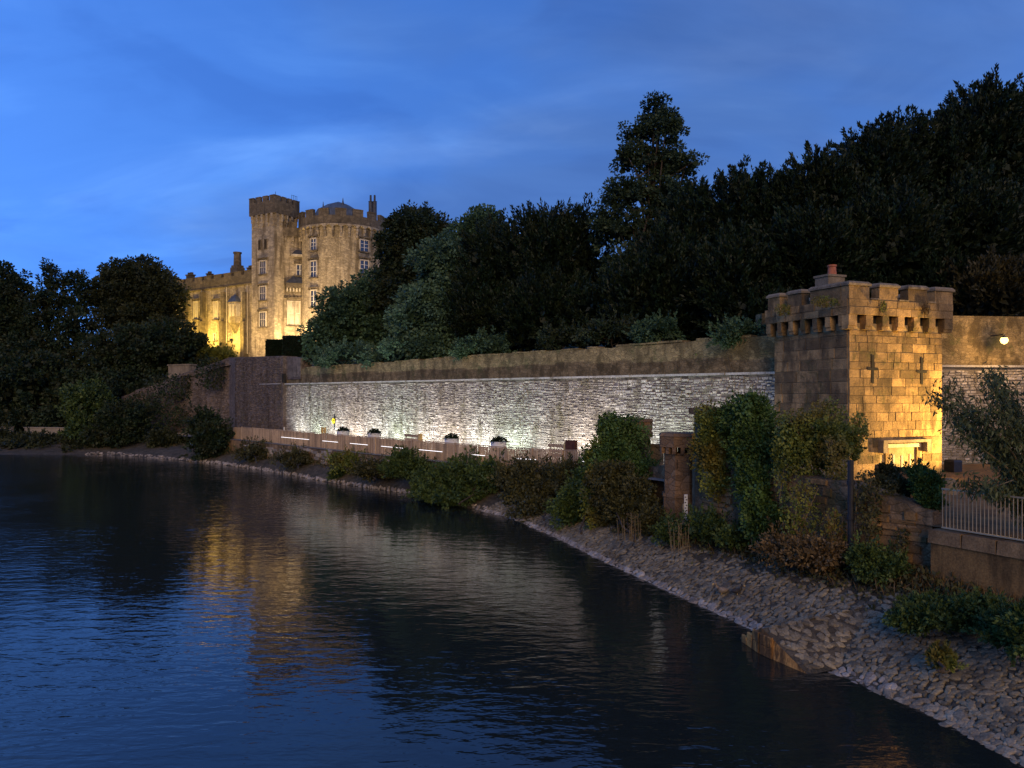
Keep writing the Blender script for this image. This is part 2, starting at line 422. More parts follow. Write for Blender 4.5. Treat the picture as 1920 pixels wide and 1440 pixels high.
# river water
def water_mat():
    m, t, b = new_mat('water')
    b.inputs['Base Color'].default_value = (0.015, 0.019, 0.016, 1)
    b.inputs['Roughness'].default_value = 0.045
    b.inputs['IOR'].default_value = 1.33
    b.inputs['Specular IOR Level'].default_value = 1.0
    calm = ramp(noise(t, 0.075, 3, (1, 0.7, 1)), [(0.36, g(0.4)), (0.62, g(1))], t).outputs[0]
    gm = t.nodes.new('ShaderNodeNewGeometry'); sx = t.nodes.new('ShaderNodeSeparateXYZ'); t.links.new(gm.outputs['Position'], sx.inputs[0])
    wind = mth(t, 'ADD', mth(t, 'ADD', sx.outputs[0], mth(t, 'MULTIPLY', sx.outputs[1], 0.6)), mth(t, 'MULTIPLY', noise(t, 0.12, 3), 9.0))
    wmap = t.nodes.new('ShaderNodeMapRange'); wmap.interpolation_type = 'SMOOTHSTEP'   # the open reach on the left is ruffled by wind
    for k_, v_ in (('From Min', -2.0), ('From Max', 10.0), ('To Min', 1.0), ('To Max', 0.0)): wmap.inputs[k_].default_value = v_
    t.links.new(wind, wmap.inputs['Value'])
    calm = mth(t, 'MULTIPLY', calm, mth(t, 'ADD', 0.62, mth(t, 'MULTIPLY', wmap.outputs[0], 0.7)))
    t.links.new(mth(t, 'ADD', 0.04, mth(t, 'MULTIPLY', wmap.outputs[0], 0.14)), b.inputs['Roughness'])
    w1 = noise(t, 1.35, 3, (0.75, 1.7, 1), 0.5, 0.35)
    w2 = noise(t, 3.4, 2, (0.8, 1.6, 1), 0.5, 0.2)
    w3 = noise(t, 0.33, 2, (0.8, 1.4, 1))
    h = mth(t, 'ADD', mth(t, 'MULTIPLY', w1, 1.0), mth(t, 'ADD', mth(t, 'MULTIPLY', w2, 0.36), mth(t, 'MULTIPLY', w3, 0.7)))
    h = mth(t, 'MULTIPLY', h, calm)
    bump(t, b, h, 1.0, 0.042)
    return m
M['water'] = water_mat()

# ------------------------------------------------------------------ the wall line: t along it (to the left, away), o out towards the river
WA = np.array([12.7, 37.5]); WD = np.array([-0.669, 0.743]); WN = np.array([-0.743, -0.669])
def wl(t, o=0.0): return WA + WD * t + WN * o
def sstep(x, a, b):
    x = np.clip((x - a) / (b - a), 0, 1); return x * x * (3 - 2 * x)

# river
mb = MB(); mb.add([(-400, -150, 0), (150, -150, 0), (150, 330, 0), (-400, 330, 0)], [(0, 1, 2, 3)])
mb.build('river_water', M['water'], kind='structure', label='dark river water with small ripples')
mb = MB(); mb.add([(-900, -600, -2.5), (900, -600, -2.5), (900, 1500, -2.5), (-900, 1500, -2.5)], [(0, 1, 2, 3)])
mb.build('ground', M['terrain'], kind='structure')

# sloping bank between waterline and the foot of the quay walls
BL = np.array([(10.4, 8.0), (8.93, 14), (8.6, 15.5), (7.57, 18.2), (6.57, 21.8), (5.16, 25.7), (3.5, 30.5), (2.17, 34.7), (0, 40.7), (-2.8, 44.6), (-7, 50.7), (-13.4, 56.8), (-20, 64.5), (-27.5, 72), (-36, 78.5), (-44.7, 83.7), (-54.3, 83.5), (-80, 84), (-160, 80)], float)
BT = np.array([(17, 7), (13.3, 16.2), (12.4, 18.4), (11.3, 20.6), (9.8, 22.9), (8.0, 27.2), (6.4, 31.2), (4.6, 36.4), (3.3, 40.4), (-0.6, 44.8), (-5.3, 50.0), (-11.9, 57.3), (-18.1, 64.2), (-25.4, 72.2), (-33, 80.5), (-41, 88), (-54, 93), (-82, 98), (-160, 100)], float)
BZ = np.array([1.6, 1.55, 1.5, 1.5, 1.45, 1.3, 1.2, 1.2, 1.2, 1.1, 1.0, 1.0, 1.0, 1.0, 1.1, 1.3, 1.6, 1.6, 1.6])
NB = len(BL)
def bank(s, v):
    s = min(max(s, 0), NB - 1.001); i = int(s); f = s - i
    l = BL[i] * (1 - f) + BL[i + 1] * f; t_ = BT[i] * (1 - f) + BT[i + 1] * f; z = BZ[i] * (1 - f) + BZ[i + 1] * f
    p = l + (t_ - l) * v
    zz = z * (v if v < 0 else v ** 0.85) + 0.05 * math.sin(s * 3.1 + v * 4) * max(v, 0)
    return Vector((p[0], p[1], zz))
mb = MB(); vs = []; ns, nv = (NB - 1) * 5, 9
for i in range(ns + 1):
    for j in range(nv + 1):
        vs.append(bank(i / 5, -0.25 + 1.33 * j / nv))
fs = [(i * (nv + 1) + j, (i + 1) * (nv + 1) + j, (i + 1) * (nv + 1) + j + 1, i * (nv + 1) + j + 1) for i in range(ns) for j in range(nv)]
mb.add(vs, [f[::-1] for f in fs])
BANK = mb.build('river_bank', M['bank_soil'], smooth=True, kind='structure', label='sloping bank paved with cobbles along the water')

# terrace behind the wall, hill and far left bank
def o0(t): return float(np.interp(t, [-90, 0.5, 3, 64, 85, 87, 400], [-128, -1.6, -0.6, -0.6, 5.2, 13, 13]))
def edge(t): return float(np.interp(t, [-80, 50, 54, 66, 75, 85, 87, 400], [8.7, 8.7, 9.6, 10.0, 8.3, 5.8, 1.5, 1.5]))
mb = MB(); vs = []
ts = np.concatenate([np.arange(-90, 60, 10), np.arange(60, 100, 2.5), np.arange(100, 420, 25)])
os_ = [0, 0.02, 0.06, 0.12, 0.2, 0.32, 0.5, 0.75, 1.2, 2.5, 4]
for t in ts:
    for k in os_:
        o = o0(t) - k * 40
        e = edge(t); top = 13.2 if t > 30 else 10.5 + 2.7 * max(0, t) / 30
        z = e + (top - e) * float(sstep(k * 40, 2, 34 if t < 86 else 40))
        p = wl(t, o); vs.append((p[0], p[1], z))
n2_ = len(os_)
fs = [(i * n2_ + j, i * n2_ + j + 1, (i + 1) * n2_ + j + 1, (i + 1) * n2_ + j) for i in range(len(ts) - 1) for j in range(n2_ - 1)]
mb.add(vs, fs)
TERR = mb.build('terrace_ground', M['terrain'], smooth=True, kind='structure', label='dark grassy terrace and hillside behind the wall')
def ground_z(x, y):
    r = np.array([x, y]) - WA; t = float(r @ WD); o = float(r @ WN)
    k = o0(t) - o
    if k < 0: return 1.5
    e = edge(t); top = 13.2 if t > 30 else 10.5 + 2.7 * max(0, t) / 30
    return e + (top - e) * float(sstep(k, 2, 34 if t < 86 else 40))

# riverside path below the wall and quay level by the gate tower
wallfoot = [wl(-1, -.3), wl(0, -.3), wl(7, -.3), wl(14, -.3), wl(21, -.3), wl(31, -.3), wl(41, -.3), wl(51, -.3), wl(62, -.3), np.array([-44, 94.6]), np.array([-54, 97])]
bankside = [BT[6], BT[7], BT[8], BT[9], BT[10], BT[11], BT[12], BT[13], BT[14], BT[15], BT[16]]
pz = [2.95, 2.75, 2.35, 2.2, 2.2, 2.2, 2.2, 2.2, 2.1, 1.9, 1.7]
mb = MB(); vs = []
for a_, b_, z in zip(wallfoot, bankside, pz):
    vs += [(a_[0], a_[1], z), (b_[0], b_[1], z)]
mb.add(vs, [(2 * i, 2 * i + 1, 2 * i + 3, 2 * i + 2) for i in range(len(pz) - 1)])
mb.build('riverside_path', M['path'], kind='structure', label='pale path between the long wall and the river fence')
mb = MB()
q = [(17.2, 7), (13.5, 16.2), (12.6, 18.4), (11.5, 20.6), (10.0, 22.9), (8.3, 27.2), (6.8, 31.2)]
w_ = [(60, 7), (60, 16), (60, 20), (60, 30), (50, 41), (30, 41), tuple(wl(-1, -.3))]
mb.add([(*p, 2.94) for p in q] + [(*p, 2.94) for p in w_], [(i, 7 + i, 8 + i, i + 1) for i in range(6)])
mb.build('quay_ground', M['quay'], kind='structure', label='paved quay around the gate tower')

# ------------------------------------------------------------------ the long retaining wall
WALL = empty('retaining_wall', (*wl(26, 0), 2.2), 'long high stone wall, lower half floodlit white, with ledge and brown parapet', 'wall')
LEDGE_Z, TOP_Z = CAMZ + 1.0, CAMZ + 2.75
def strip(mb, t0, t1, o_f, o_b, z0, z1a, z1b=None):
    z1b = z1a if z1b is None else z1b
    a, b, c, d = wl(t0, o_f), wl(t1, o_f), wl(t1, o_b), wl(t0, o_b)
    return mb.hexa([(*a, z0), (*b, z0), (*c, z0), (*d, z0), (*a, z1a), (*b, z1b), (*c, z1b), (*d, z1a)])
mb = MB(); strip(mb, -2.5, 53, 0, -0.9, 1.5, LEDGE_Z); mb.build('wall_core', M['mortar'], WALL)
# parapet with a slightly uneven top
mb = MB(); n = 56; vs = []
for i in range(n + 1):
    t = -2.5 + 55.5 * i / n
    zt = TOP_Z + 0.15 - 0.0075 * t + rng.normal(0, 0.035)
    a, b = wl(t, -0.06), wl(t, -0.75)
    vs += [(*a, LEDGE_Z + 0.1), (*a, zt), (*b, zt + rng.normal(0, .02)), (*b, LEDGE_Z + 0.1)]
fs = []
for i in range(n):
    for j in range(3): fs.append((4 * i + j, 4 * i + j + 1, 4 * i + 5 + j, 4 * i + 4 + j))
fs += [(0, 3, 2, 1), (4 * n, 4 * n + 1, 4 * n + 2, 4 * n + 3)]
mb.add(vs, [f[::-1] for f in fs]); mb.build('parapet', M['parapet'], WALL)
# ledge slabs
t = -2.4; k = 0
while t < 52.8:
    l = min(rng.uniform(1.2, 2.0), 53 - t)
    mb = MB(); strip(mb, t + 0.012, t + l - 0.012, 0.17 + rng.uniform(-.03, .03), -0.5, LEDGE_Z + 0.004, LEDGE_Z + 0.12)
    mb.build('ledge_slab', M['ledge'], WALL); t += l
# coping stones, a few lost
t = -2.4
while t < 52:
    l = rng.uniform(0.5, 0.95)
    if rng.random() > 0.25:
        mb = MB(); zc_ = TOP_Z + 0.15 - 0.0075 * t
        strip(mb, t + .02, t + l - .02, 0.0 + rng.uniform(-.04, .03), -0.8, zc_ - .02, zc_ + rng.uniform(.05, .12)); mb.build('coping_stone', M['parapet'], WALL)
    t += l
def rubble(name, mat, parent, org, ax, length, z0, ztop, nrm, rowh=(0.13, 0.24), lens=(0.2, 0.6), depth=(0.02, 0.07), seed=1, skip=0.05):
    """uneven courses of rough stones standing proud of a wall face"""
    r = np.random.default_rng(seed); Q = []; V = []
    org = np.array(org, float); ax = np.array(ax, float); nrm = np.array(nrm, float); z = z0
    while True:
        h = r.uniform(*rowh); x = -r.uniform(0, .3); any_ = False; ph = r.uniform(0, 6, 2); am = h * .32
        while x < length:
            l = r.uniform(*lens); xm = x + l / 2
            if 0 <= x and x + l <= length and z + h < ztop(xm):
                any_ = True
                if r.random() > skip:
                    gx, gz = 0.012, 0.012; d = r.uniform(*depth)
                    wv = am * math.sin(x * 1.3 + z * 2.1) + am * .6 * math.sin(x * 3.7 + z * 5.0)
                    x0, x1, a0, a1 = x + gx, x + l - gx, z + gz + r.uniform(-.02, .02) + wv, z + h - gz + r.uniform(-.02, .02) + wv
                    ins = r.uniform(.015, .04, 4); dj = r.uniform(-.015, .015, 4)
                    b = [(x0, a0), (x1, a0 + r.uniform(-.02, .02)), (x1, a1), (x0, a1 + r.uniform(-.02, .02))]
                    tpt = [(x0 + ins[0], a0 + ins[1]), (x1 - ins[2], a0 + ins[0]), (x1 - ins[1], a1 - ins[3]), (x0 + ins[3], a1 - ins[2])]
                    B = np.array([[*(org[:2] + ax * p[0]), p[1]] for p in b]); B[:, :2] -= nrm * 0.01
                    T = np.array([[*(org[:2] + ax * p[0] + nrm * (d + dj[i])), p[1]] for i, p in enumerate(tpt)])
                    vv = r.random()
                    Q.append(T); V.append(vv)
                    for i in range(4):
                        j = (i + 1) % 4; Q.append(np.array([B[i], B[j], T[j], T[i]])); V.append(vv)
            x += l
        z += h
        if not any_: break
    return quads(name, np.array(Q), mat, parent, np.array(V), kind='stuff')
rubble('wall_stones', M['lit_wall'], WALL, wl(-2.4), WD, 55.2, 2.0, lambda x: LEDGE_Z - 0.02, WN, rowh=(.085, .18), lens=(.13, .46), depth=(.01, .07), seed=3, skip=.07)

# higher bastion at the far end of the lit wall
BAST = empty('bastion_wall', (*wl(58), 2.0), 'dark streaked taller bastion at the left end of the floodlit wall', 'wall')
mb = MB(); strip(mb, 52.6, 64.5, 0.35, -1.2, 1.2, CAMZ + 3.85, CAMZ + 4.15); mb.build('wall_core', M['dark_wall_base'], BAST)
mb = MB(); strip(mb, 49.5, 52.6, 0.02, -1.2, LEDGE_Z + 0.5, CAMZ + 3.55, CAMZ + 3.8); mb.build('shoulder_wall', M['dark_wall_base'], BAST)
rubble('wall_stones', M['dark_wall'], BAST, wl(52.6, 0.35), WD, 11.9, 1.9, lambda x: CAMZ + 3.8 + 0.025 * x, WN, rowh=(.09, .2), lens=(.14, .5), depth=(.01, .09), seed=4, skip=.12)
mb = MB(); strip(mb, 53.0, 58, 0.43, 0.3, CAMZ + 1.05, CAMZ + 1.13); mb.build('string_course', M['ledge'], BAST)
mb = MB(); strip(mb, 52.45, 52.75, 0.38, 0.1, CAMZ + 1.2, CAMZ + 2.1); mb.build('recess_shade', M['void'], BAST)  # near-black box standing proud, painted shade in place of a real notch
# descending wall beyond the bastion
A2, B2 = np.array([-32.2, 87.6]), np.array([-49.5, 97.5])
ax2 = (B2 - A2) / np.linalg.norm(B2 - A2); nr2 = np.array([ax2[1], -ax2[0]]); nr2 = nr2 if nr2 @ (-A2) > 0 else -nr2
L2 = float(np.linalg.norm(B2 - A2))
DW = empty('descending_wall', (*((A2 + B2) / 2), 1.6), 'dark weathered wall stepping down left of the bastion towards the trees', 'wall')
def top2(x): return float(np.interp(x, [0, 5, 9.5, L2], [10.75, 9.7, 8.8, 6.3]))
mb = MB(); vs = []
for x in np.linspace(0, L2, 14):
    p = A2 + ax2 * x; b = p - nr2 * 1.0
    z = top2(x) + rng.normal(0, .08)
    vs += [(*p, 1.0), (*p, z), (*b, z), (*b, 1.0)]
fs = [(4 * i + j, 4 * i + j + 1, 4 * i + 5 + j, 4 * i + 4 + j) for i in range(13) for j in range(3)] + [(0, 3, 2, 1), (52, 53, 54, 55)]
mb.add(vs, fs); mb.build('wall_core', M['dark_wall_base'], DW)
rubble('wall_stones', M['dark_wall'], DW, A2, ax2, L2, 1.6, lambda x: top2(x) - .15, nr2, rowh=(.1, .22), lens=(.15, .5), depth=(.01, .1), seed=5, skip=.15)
p0 = wl(64.5, 0.35); p1 = A2
mb = MB(); mb.hexa([(*p0, 1.0), (*p1, 1.0), (*(p1 + WD * 0 - nr2 * 1.0), 1.0), (*(p0 - WN * 1.2), 1.0), (*p0, 10.6), (*p1, 10.7), (*(p1 - nr2 * 1.0), 10.7), (*(p0 - WN * 1.2), 10.6)])
mb.build('return_wall', M['dark_wall_base'], DW)
pp = A2 + ax2 * 9.0 - nr2 * 0.6
mb = MB(); mb.obox(pp, ax2, nr2, 1.9, 0.5, 8.0, 10.0); mb.obox(pp, ax2, nr2, 2.0, 0.6, 10.0, 10.15); mb.build('pier', M['coping'], DW)

# wall to the right of the gate tower
R0, R1 = np.array([12.6, 38.7]), np.array([46.0, 42.5])
axr = (R1 - R0) / np.linalg.norm(R1 - R0); nrr = np.array([axr[1], -axr[0]])
LR = float(np.linalg.norm(R1 - R0))
RW = empty('quay_wall', (*((R0 + R1) / 2), 2.9), 'tall brown wall right of the gate tower with wall lamp', 'wall')
def boxr(mb, x0, x1, d0, d1, z0, z1):
    return mb.obox(R0 + axr * (x0 + x1) / 2 + nrr * (d0 + d1) / 2, axr, nrr, (x1 - x0) / 2, (d1 - d0) / 2, z0, z1)
zr = CAMZ + 1.42
mb = MB(); boxr(mb, 0, LR, -0.9, 0, 1.5, zr); mb.build('wall_core', M['mortar'], RW)
mb = MB(); boxr(mb, 0, LR, -0.8, -0.06, zr + 0.1, CAMZ + 4.1); mb.build('parapet', M['parapet'], RW)
x = 0
while x < LR - 2:
    l = rng.uniform(1.2, 2.0); mb = MB(); boxr(mb, x + .01, x + l - .01, -.5, .15, zr + .003, zr + .11); mb.build('ledge_slab', M['ledge'], RW); x += l
rubble('wall_stones', M['lit_wall'], RW, R0, axr, 20, 2.9, lambda x: zr - .02, nrr, rowh=(.085, .18), lens=(.13, .46), depth=(.01, .07), seed=6, skip=.07)

# ------------------------------------------------------------------ river wall under the fence
RV = empty('river_wall', (*BT[11], 0.8), 'low stained masonry river wall below the timber fence', 'wall')
def poly_wall(mb, pts, th, z0s, z1s):
    pts = np.array(pts, float); n = len(pts); vs = []
    for i in range(n):
        d = pts[min(i + 1, n - 1)] - pts[max(i - 1, 0)]; d /= np.linalg.norm(d); q = np.array([-d[1], d[0]])
        if q @ (-pts[i]) > 0: q = -q
        a, b = pts[i], pts[i] + q * th
        vs += [(*a, z0s[i]), (*a, z1s[i]), (*b, z1s[i]), (*b, z0s[i])]
    fs = [(4 * i + j, 4 * i + j + 1, 4 * i + 5 + j, 4 * i + 4 + j) for i in range(n - 1) for j in range(3)] + [(0, 3, 2, 1), (4 * n - 4, 4 * n - 3, 4 * n - 2, 4 * n - 1)]
    return mb.add(vs, fs)
mb = MB(); poly_wall(mb, BT[7:15], 0.5, [0.6] * 8, [2.75, 2.3, 2.16, 2.15, 2.15, 2.15, 2.15, 2.1]); mb.build('wall_core', M['river_wall'], RV)
for i in range(8, 13):
    d = BT[i + 1] - BT[i]; L_ = float(np.linalg.norm(d)); d = d / L_; q = np.array([d[1], -d[0]]); q = q if q @ (-BT[i]) > 0 else -q
    rubble('wall_stones', M['edge_stone'], RV, BT[i], d, L_, 0.9, lambda x: 2.12, q, rowh=(.2, .34), lens=(.35, .9), seed=20 + i, skip=.25)

# ------------------------------------------------------------------ the castle
CB = 12.6                                   # level of its foot
RC = np.array([(642 - 960) / F * 115, 115.0])  # centre of the round tower
CASTLE = empty('castle', (*RC, CB), 'floodlit stone castle with round tower, square turret and long wing above the trees', 'castle')
def zz(py, Y): return CAMZ + (HZ - py) / F * Y
def facing(c): d = -np.array(c); return d / np.linalg.norm(d)
view = facing(RC); side = np.array([-view[1], view[0]]); side = side if side[0] > 0 else -side
VA = math.atan2(view[1], view[0])           # polar angle of the direction to the viewer
RR, RP = 5.95, 6.35
# round tower
mb = MB(); mb.lathe(RC, [(RR + .25, CB - 2), (RR + .15, CB + 2), (RR, CB + 6), (RR, 30.6), (RP, 31.0)], 72)
mb.build('round_tower', M['castle'], CASTLE, smooth=True)
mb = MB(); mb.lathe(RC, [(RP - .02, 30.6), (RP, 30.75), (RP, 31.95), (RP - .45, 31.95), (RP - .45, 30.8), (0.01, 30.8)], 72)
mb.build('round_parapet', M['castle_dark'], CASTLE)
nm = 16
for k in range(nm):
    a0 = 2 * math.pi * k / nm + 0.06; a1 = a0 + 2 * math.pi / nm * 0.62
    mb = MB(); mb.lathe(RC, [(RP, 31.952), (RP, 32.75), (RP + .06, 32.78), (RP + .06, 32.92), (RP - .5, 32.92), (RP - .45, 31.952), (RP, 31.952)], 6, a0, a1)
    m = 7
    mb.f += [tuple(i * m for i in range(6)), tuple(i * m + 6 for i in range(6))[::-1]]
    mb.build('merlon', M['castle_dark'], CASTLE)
nc = 34
for k in range(nc):
    a = 2 * math.pi * (k + .5) / nc
    dv = np.array([math.cos(a), math.sin(a)])
    if dv @ view < -0.25: continue
    sv = np.array([-dv[1], dv[0]])
    mb = MB()
    for i, (d, z0, z1) in enumerate(((0.14, 28.9, 29.3), (0.27, 29.3, 29.75), (0.4, 29.75, 30.15))):
        mb.obox(RC + dv * (RR + d / 2 - .05), sv, dv, 0.15, d / 2 + .05, z0 + .002, z1)
    mb.build('corbel', M['castle_smooth'], CASTLE)
    # arch between corbels
    a2 = a + math.pi / nc; ring = []
    mb = MB(); vs = []
    for j in range(7):
        b_ = a + 2 * math.pi / nc * j / 6
        zt = 30.15 + 0.42 * math.sin(math.pi * j / 6)
        dd = np.array([math.cos(b_), math.sin(b_)])
        vs += [(*(RC + dd * (RP + .03)), zt), (*(RC + dd * (RP + .03)), 30.74), (*(RC + dd * (RR - .02)), 30.74), (*(RC + dd * (RR - .02)), zt)]
    mb.add(vs, [(4 * i + j, 4 * i + (j + 1) % 4, 4 * i + 4 + (j + 1) % 4, 4 * i + 4 + j) for i in range(6) for j in range(4)])
    mb.build('corbel_arch', M['castle_smooth'], CASTLE)

def window(parent, c, ux, nx, w, h, z, cols=2, rows=3, hood=True, sill=True, fm='trim', bars='white_paint', name='window', arch=False, pane='pane'):
    """window on a wall plane at c (x,y): frame proud of the wall, pane set back, glazing bars"""
    ux = np.array(ux); nx = np.array(nx); c = np.array(c)
    mb = MB(); fw = 0.14
    for sx in (-1, 1): mb.obox(c + ux * sx * (w / 2 + fw / 2) + nx * 0.04, ux, nx, fw / 2, 0.12, z - .06, z + h + fw)
    mb.obox(c + nx * 0.045, ux, nx, w / 2 - .002, 0.12, z + h, z + h + fw)
    win = mb.build(name, M[fm], parent)
    mb = MB(); mb.obox(c + nx * 0.0, ux, nx, w / 2 - .003, 0.03, z, z + h - .002); mb.build('pane', M[pane], win)
    for i in range(1, cols):
        mb = MB(); mb.obox(c + ux * (w * (i / cols - .5)) + nx * .065, ux, nx, 0.05, 0.03, z + .01, z + h - .01); mb.build('mullion', M[bars], win)
    for j in range(1, rows):
        mb = MB(); mb.obox(c + nx * .055, ux, nx, w / 2 - .01, 0.025, z + h * j / rows - .03, z + h * j / rows + .03); mb.build('glazing_bar', M[bars], win)
    if sill:
        mb = MB(); mb.obox(c + nx * .1, ux, nx, w / 2 + .3, 0.16, z - .24, z - .065); mb.build('sill', M['castle_dark'], win)
    if hood:
        mb = MB(); mb.obox(c + nx * .12, ux, nx, w / 2 + .38, 0.17, z + h + .35, z + h + .5)
        for sx in (-1, 1): mb.obox(c + nx * .12 + ux * sx * (w / 2 + .32), ux, nx, .06, .165, z + h + .12, z + h + .348)
        mb.build('hood_mould', M['castle_dark'], win)
    return win
for (px, y0, y1, w) in ((591, 448, 468, 0.95), (681, 451, 471, 1.3), (591, 490, 519, 1.05), (681, 489, 512, 1.3), (591, 545, 575, 1.05), (681, 540, 568, 1.3)):
    s_ = (px - 642) / 76.0
    a = math.asin(s_)
    dv = view * math.cos(a) + side * math.sin(a); tv = -view * math.sin(a) + side * math.cos(a)
    Yw = (RC + dv * RR)[1]
    z0, z1 = zz(y1, Yw), zz(y0, Yw)
    window(CASTLE, RC + dv * (RR - .02), tv, dv, w, z1 - z0, z0)
# low conical roof with finials, chimney stack
mb = MB(); mb.lathe(RC + np.array([-.6, 0]), [(4.6, 31.2), (3.3, 33.75), (1.7, 34.75), (0.05, 35.35)], 10); roof = mb.build('roof', M['slate'], CASTLE)
for (px, py0, py1) in ((643, 379, 371), (606, 389, 378)):
    p = at(px, py0, 113.5); q_ = at(px, py1, 113.5); mb = MB(); mb.tube([p - Vector((0, 0, .6)), p, q_], [.28, .12, .03], 6); mb.build('finial', M['lead'], roof)
for (px, w) in ((695, 0.34), (702.5, 0.34)):
    c = at(px, 400, 116); mb = MB(); mb.tube([(c.x, c.y, 31.0), (c.x, c.y, zz(379, 116)), (c.x, c.y, zz(378, 116))], [.34, .32, .38], 10)
    ch = mb.build('chimney', M['lead'], CASTLE); mb = MB(); mb.tube([(c.x, c.y, zz(378, 116) + .01), (c.x, c.y, zz(366, 116))], [.17, .15], 8); mb.build('chimney_pot', M['lead'], ch)

def crenel_wall(p0, p1, nrm, z0, z1, zm, n, frac, th, mat, parent, name='parapet', first=True, last=True):
    """straight parapet with separate merlons"""
    p0 = np.array(p0); p1 = np.array(p1); d = p1 - p0; L_ = float(np.linalg.norm(d)); d = d / L_; nrm = np.array(nrm)
    mb = MB(); mb.obox((p0 + p1) / 2 - nrm * th / 2, d, nrm, L_ / 2, th / 2, z0, z1); mb.build(name, mat, parent)
    pitch = L_ / (n - (1 - frac)); mw = pitch * frac
    for i in range(n):
        if (i == 0 and not first) or (i == n - 1 and not last): continue
        c = p0 + d * (i * pitch + mw / 2) - nrm * th / 2
        mb = MB(); mb.obox(c, d, nrm, mw / 2, th / 2 - .003, z1 + .002, zm - .1); mb.obox(c, d, nrm, mw / 2 + .04, th / 2 + .05, zm - .1, zm); mb.build('merlon', mat, parent)
# square turret, corner on
TC = np.array([-34.0, 110.0]); tl = np.array([math.cos(math.radians(150)), math.sin(math.radians(150))]); tr_ = np.array([math.cos(math.radians(60)), math.sin(math.radians(60))])
LL, LRt = 5.2, 4.9
nl, nr_ = -tr_, -tl                          # outward normals of the left and the right face
z_top = zz(364, 110)
ctr = TC + tl * LL / 2 + tr_ * LRt / 2
ins = 0.26
mb = MB(); mb.obox(ctr, tl, tr_, LL / 2 - ins, LRt / 2 - ins, CB - 2, z_top - 2.3); mb.build('square_turret', M['castle_smooth'], CASTLE)
zc0 = z_top - 2.6
mb = MB(); mb.obox(ctr, tl, tr_, LL / 2, LRt / 2, zc0, zc0 + .5); mb.build('turret_head', M['castle_dark'], CASTLE)
P = [TC, TC + tl * LL, TC + tl * LL + tr_ * LRt, TC + tr_ * LRt]
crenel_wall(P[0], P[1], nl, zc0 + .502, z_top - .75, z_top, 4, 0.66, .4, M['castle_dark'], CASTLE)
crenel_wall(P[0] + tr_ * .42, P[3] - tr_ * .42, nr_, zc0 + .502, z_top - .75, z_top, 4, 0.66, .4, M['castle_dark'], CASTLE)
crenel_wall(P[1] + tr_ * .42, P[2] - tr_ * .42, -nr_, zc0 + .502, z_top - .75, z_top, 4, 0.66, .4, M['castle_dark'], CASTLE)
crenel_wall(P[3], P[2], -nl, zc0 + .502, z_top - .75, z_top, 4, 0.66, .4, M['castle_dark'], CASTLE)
for (o_, d, n_, L_) in ((P[0], tl, nl, LL), (P[0], tr_, nr_, LRt)):
    for i in range(5):
        c = o_ + d * (ins + .3 + (L_ - 2 * ins - .6) * i / 4) - n_ * ins
        mb = MB()
        for (dd, a_, b_) in ((.12, zc0 - 1.7, zc0 - 1.1), (.22, zc0 - 1.1, zc0 - .5), (.31, zc0 - .5, zc0 - .003)): mb.obox(c + n_ * dd / 2, d, n_, .17, dd / 2, a_ + .002, b_)
        mb.build('corbel', M['castle_smooth'], CASTLE)
wc = TC + tl * LL * 0.5 - nl * ins
for (y0, y1) in ((490, 513), (538, 562), (586, 612)):
    Yw = wc[1]; window(CASTLE, TC + tl * 2.55 - nl * (ins + .02), tl, nl, 1.15, zz(y0, Yw) - zz(y1, Yw), zz(y1, Yw), cols=3, rows=2, bars='trim')
for u in (2.0, 3.2):
    window(CASTLE, TC + tl * u - nl * (ins + .02), tl, nl, .28, 1.3, zz(466, 111), cols=1, rows=1, hood=False, sill=False, fm='castle_dark', pane='void')
# railing, mast on the turret
p = TC + tr_ * 3.6
mb = MB()
for i in range(4): q_ = p + tr_ * i * .35 + tl * .3; mb.tube([(*q_, z_top - .1), (*q_, z_top + .75)], [.025, .025], 5)
mb.tube([(*(p + tl * .3), z_top + .72), (*(p + tr_ * 1.05 + tl * .3), z_top + .72)], [.025, .025], 5); mb.build('roof_railing', M['black_metal'], CASTLE)
p = TC + tl * .4 + tr_ * .6; mb = MB(); mb.tube([(*p, z_top - .2), (*p, z_top + .55)], [.04, .03], 5); mb.build('mast', M['black_metal'], CASTLE)

# flat bay between turret and round tower
B0 = at(519, 600, 111.8); B1 = at(578, 600, 113.2); B0 = np.array([B0.x, B0.y]); B1 = np.array([B1.x, B1.y])
bd = (B1 - B0) / np.linalg.norm(B1 - B0); bn = np.array([bd[1], -bd[0]]); LBay = float(np.linalg.norm(B1 - B0))
mb = MB(); mb.obox((B0 + B1) / 2 - bn * 2.5, bd, bn, LBay / 2, 2.5, CB - 2, 29.6); mb.build('bay_wall', M['castle_smooth'], CASTLE)
crenel_wall(B0 + bn * .35, B1 + bn * .35, bn, 29.6, 30.9, 31.7, 3, 0.68, .5, M['castle_dark'], CASTLE)
for i in range(5):
    c = B0 + bd * (.25 + (LBay - .5) * i / 4) + bn * .17
    mb = MB(); mb.obox(c, bd, bn, .16, .17, 28.9, 29.595); mb.obox(c - bn * .08, bd, bn, .14, .09, 28.2, 28.895); mb.build('corbel', M['castle_smooth'], CASTLE)
for u in (0.12, 0.75, LBay - .5):
    c = B0 + bd * u + bn * .12; mb = MB(); mb.obox(c, bd, bn, .15, .12, CB - 1, 28.15); mb.build('buttress', M['castle_smooth'], CASTLE)
def bay_at(px):
    k_ = (px - 960) / F
    u = (k_ * B0[1] - B0[0]) / (bd[0] - k_ * bd[1]); return B0 + bd * u, (B0 + bd * u)[1]
c, Yw = bay_at(559)
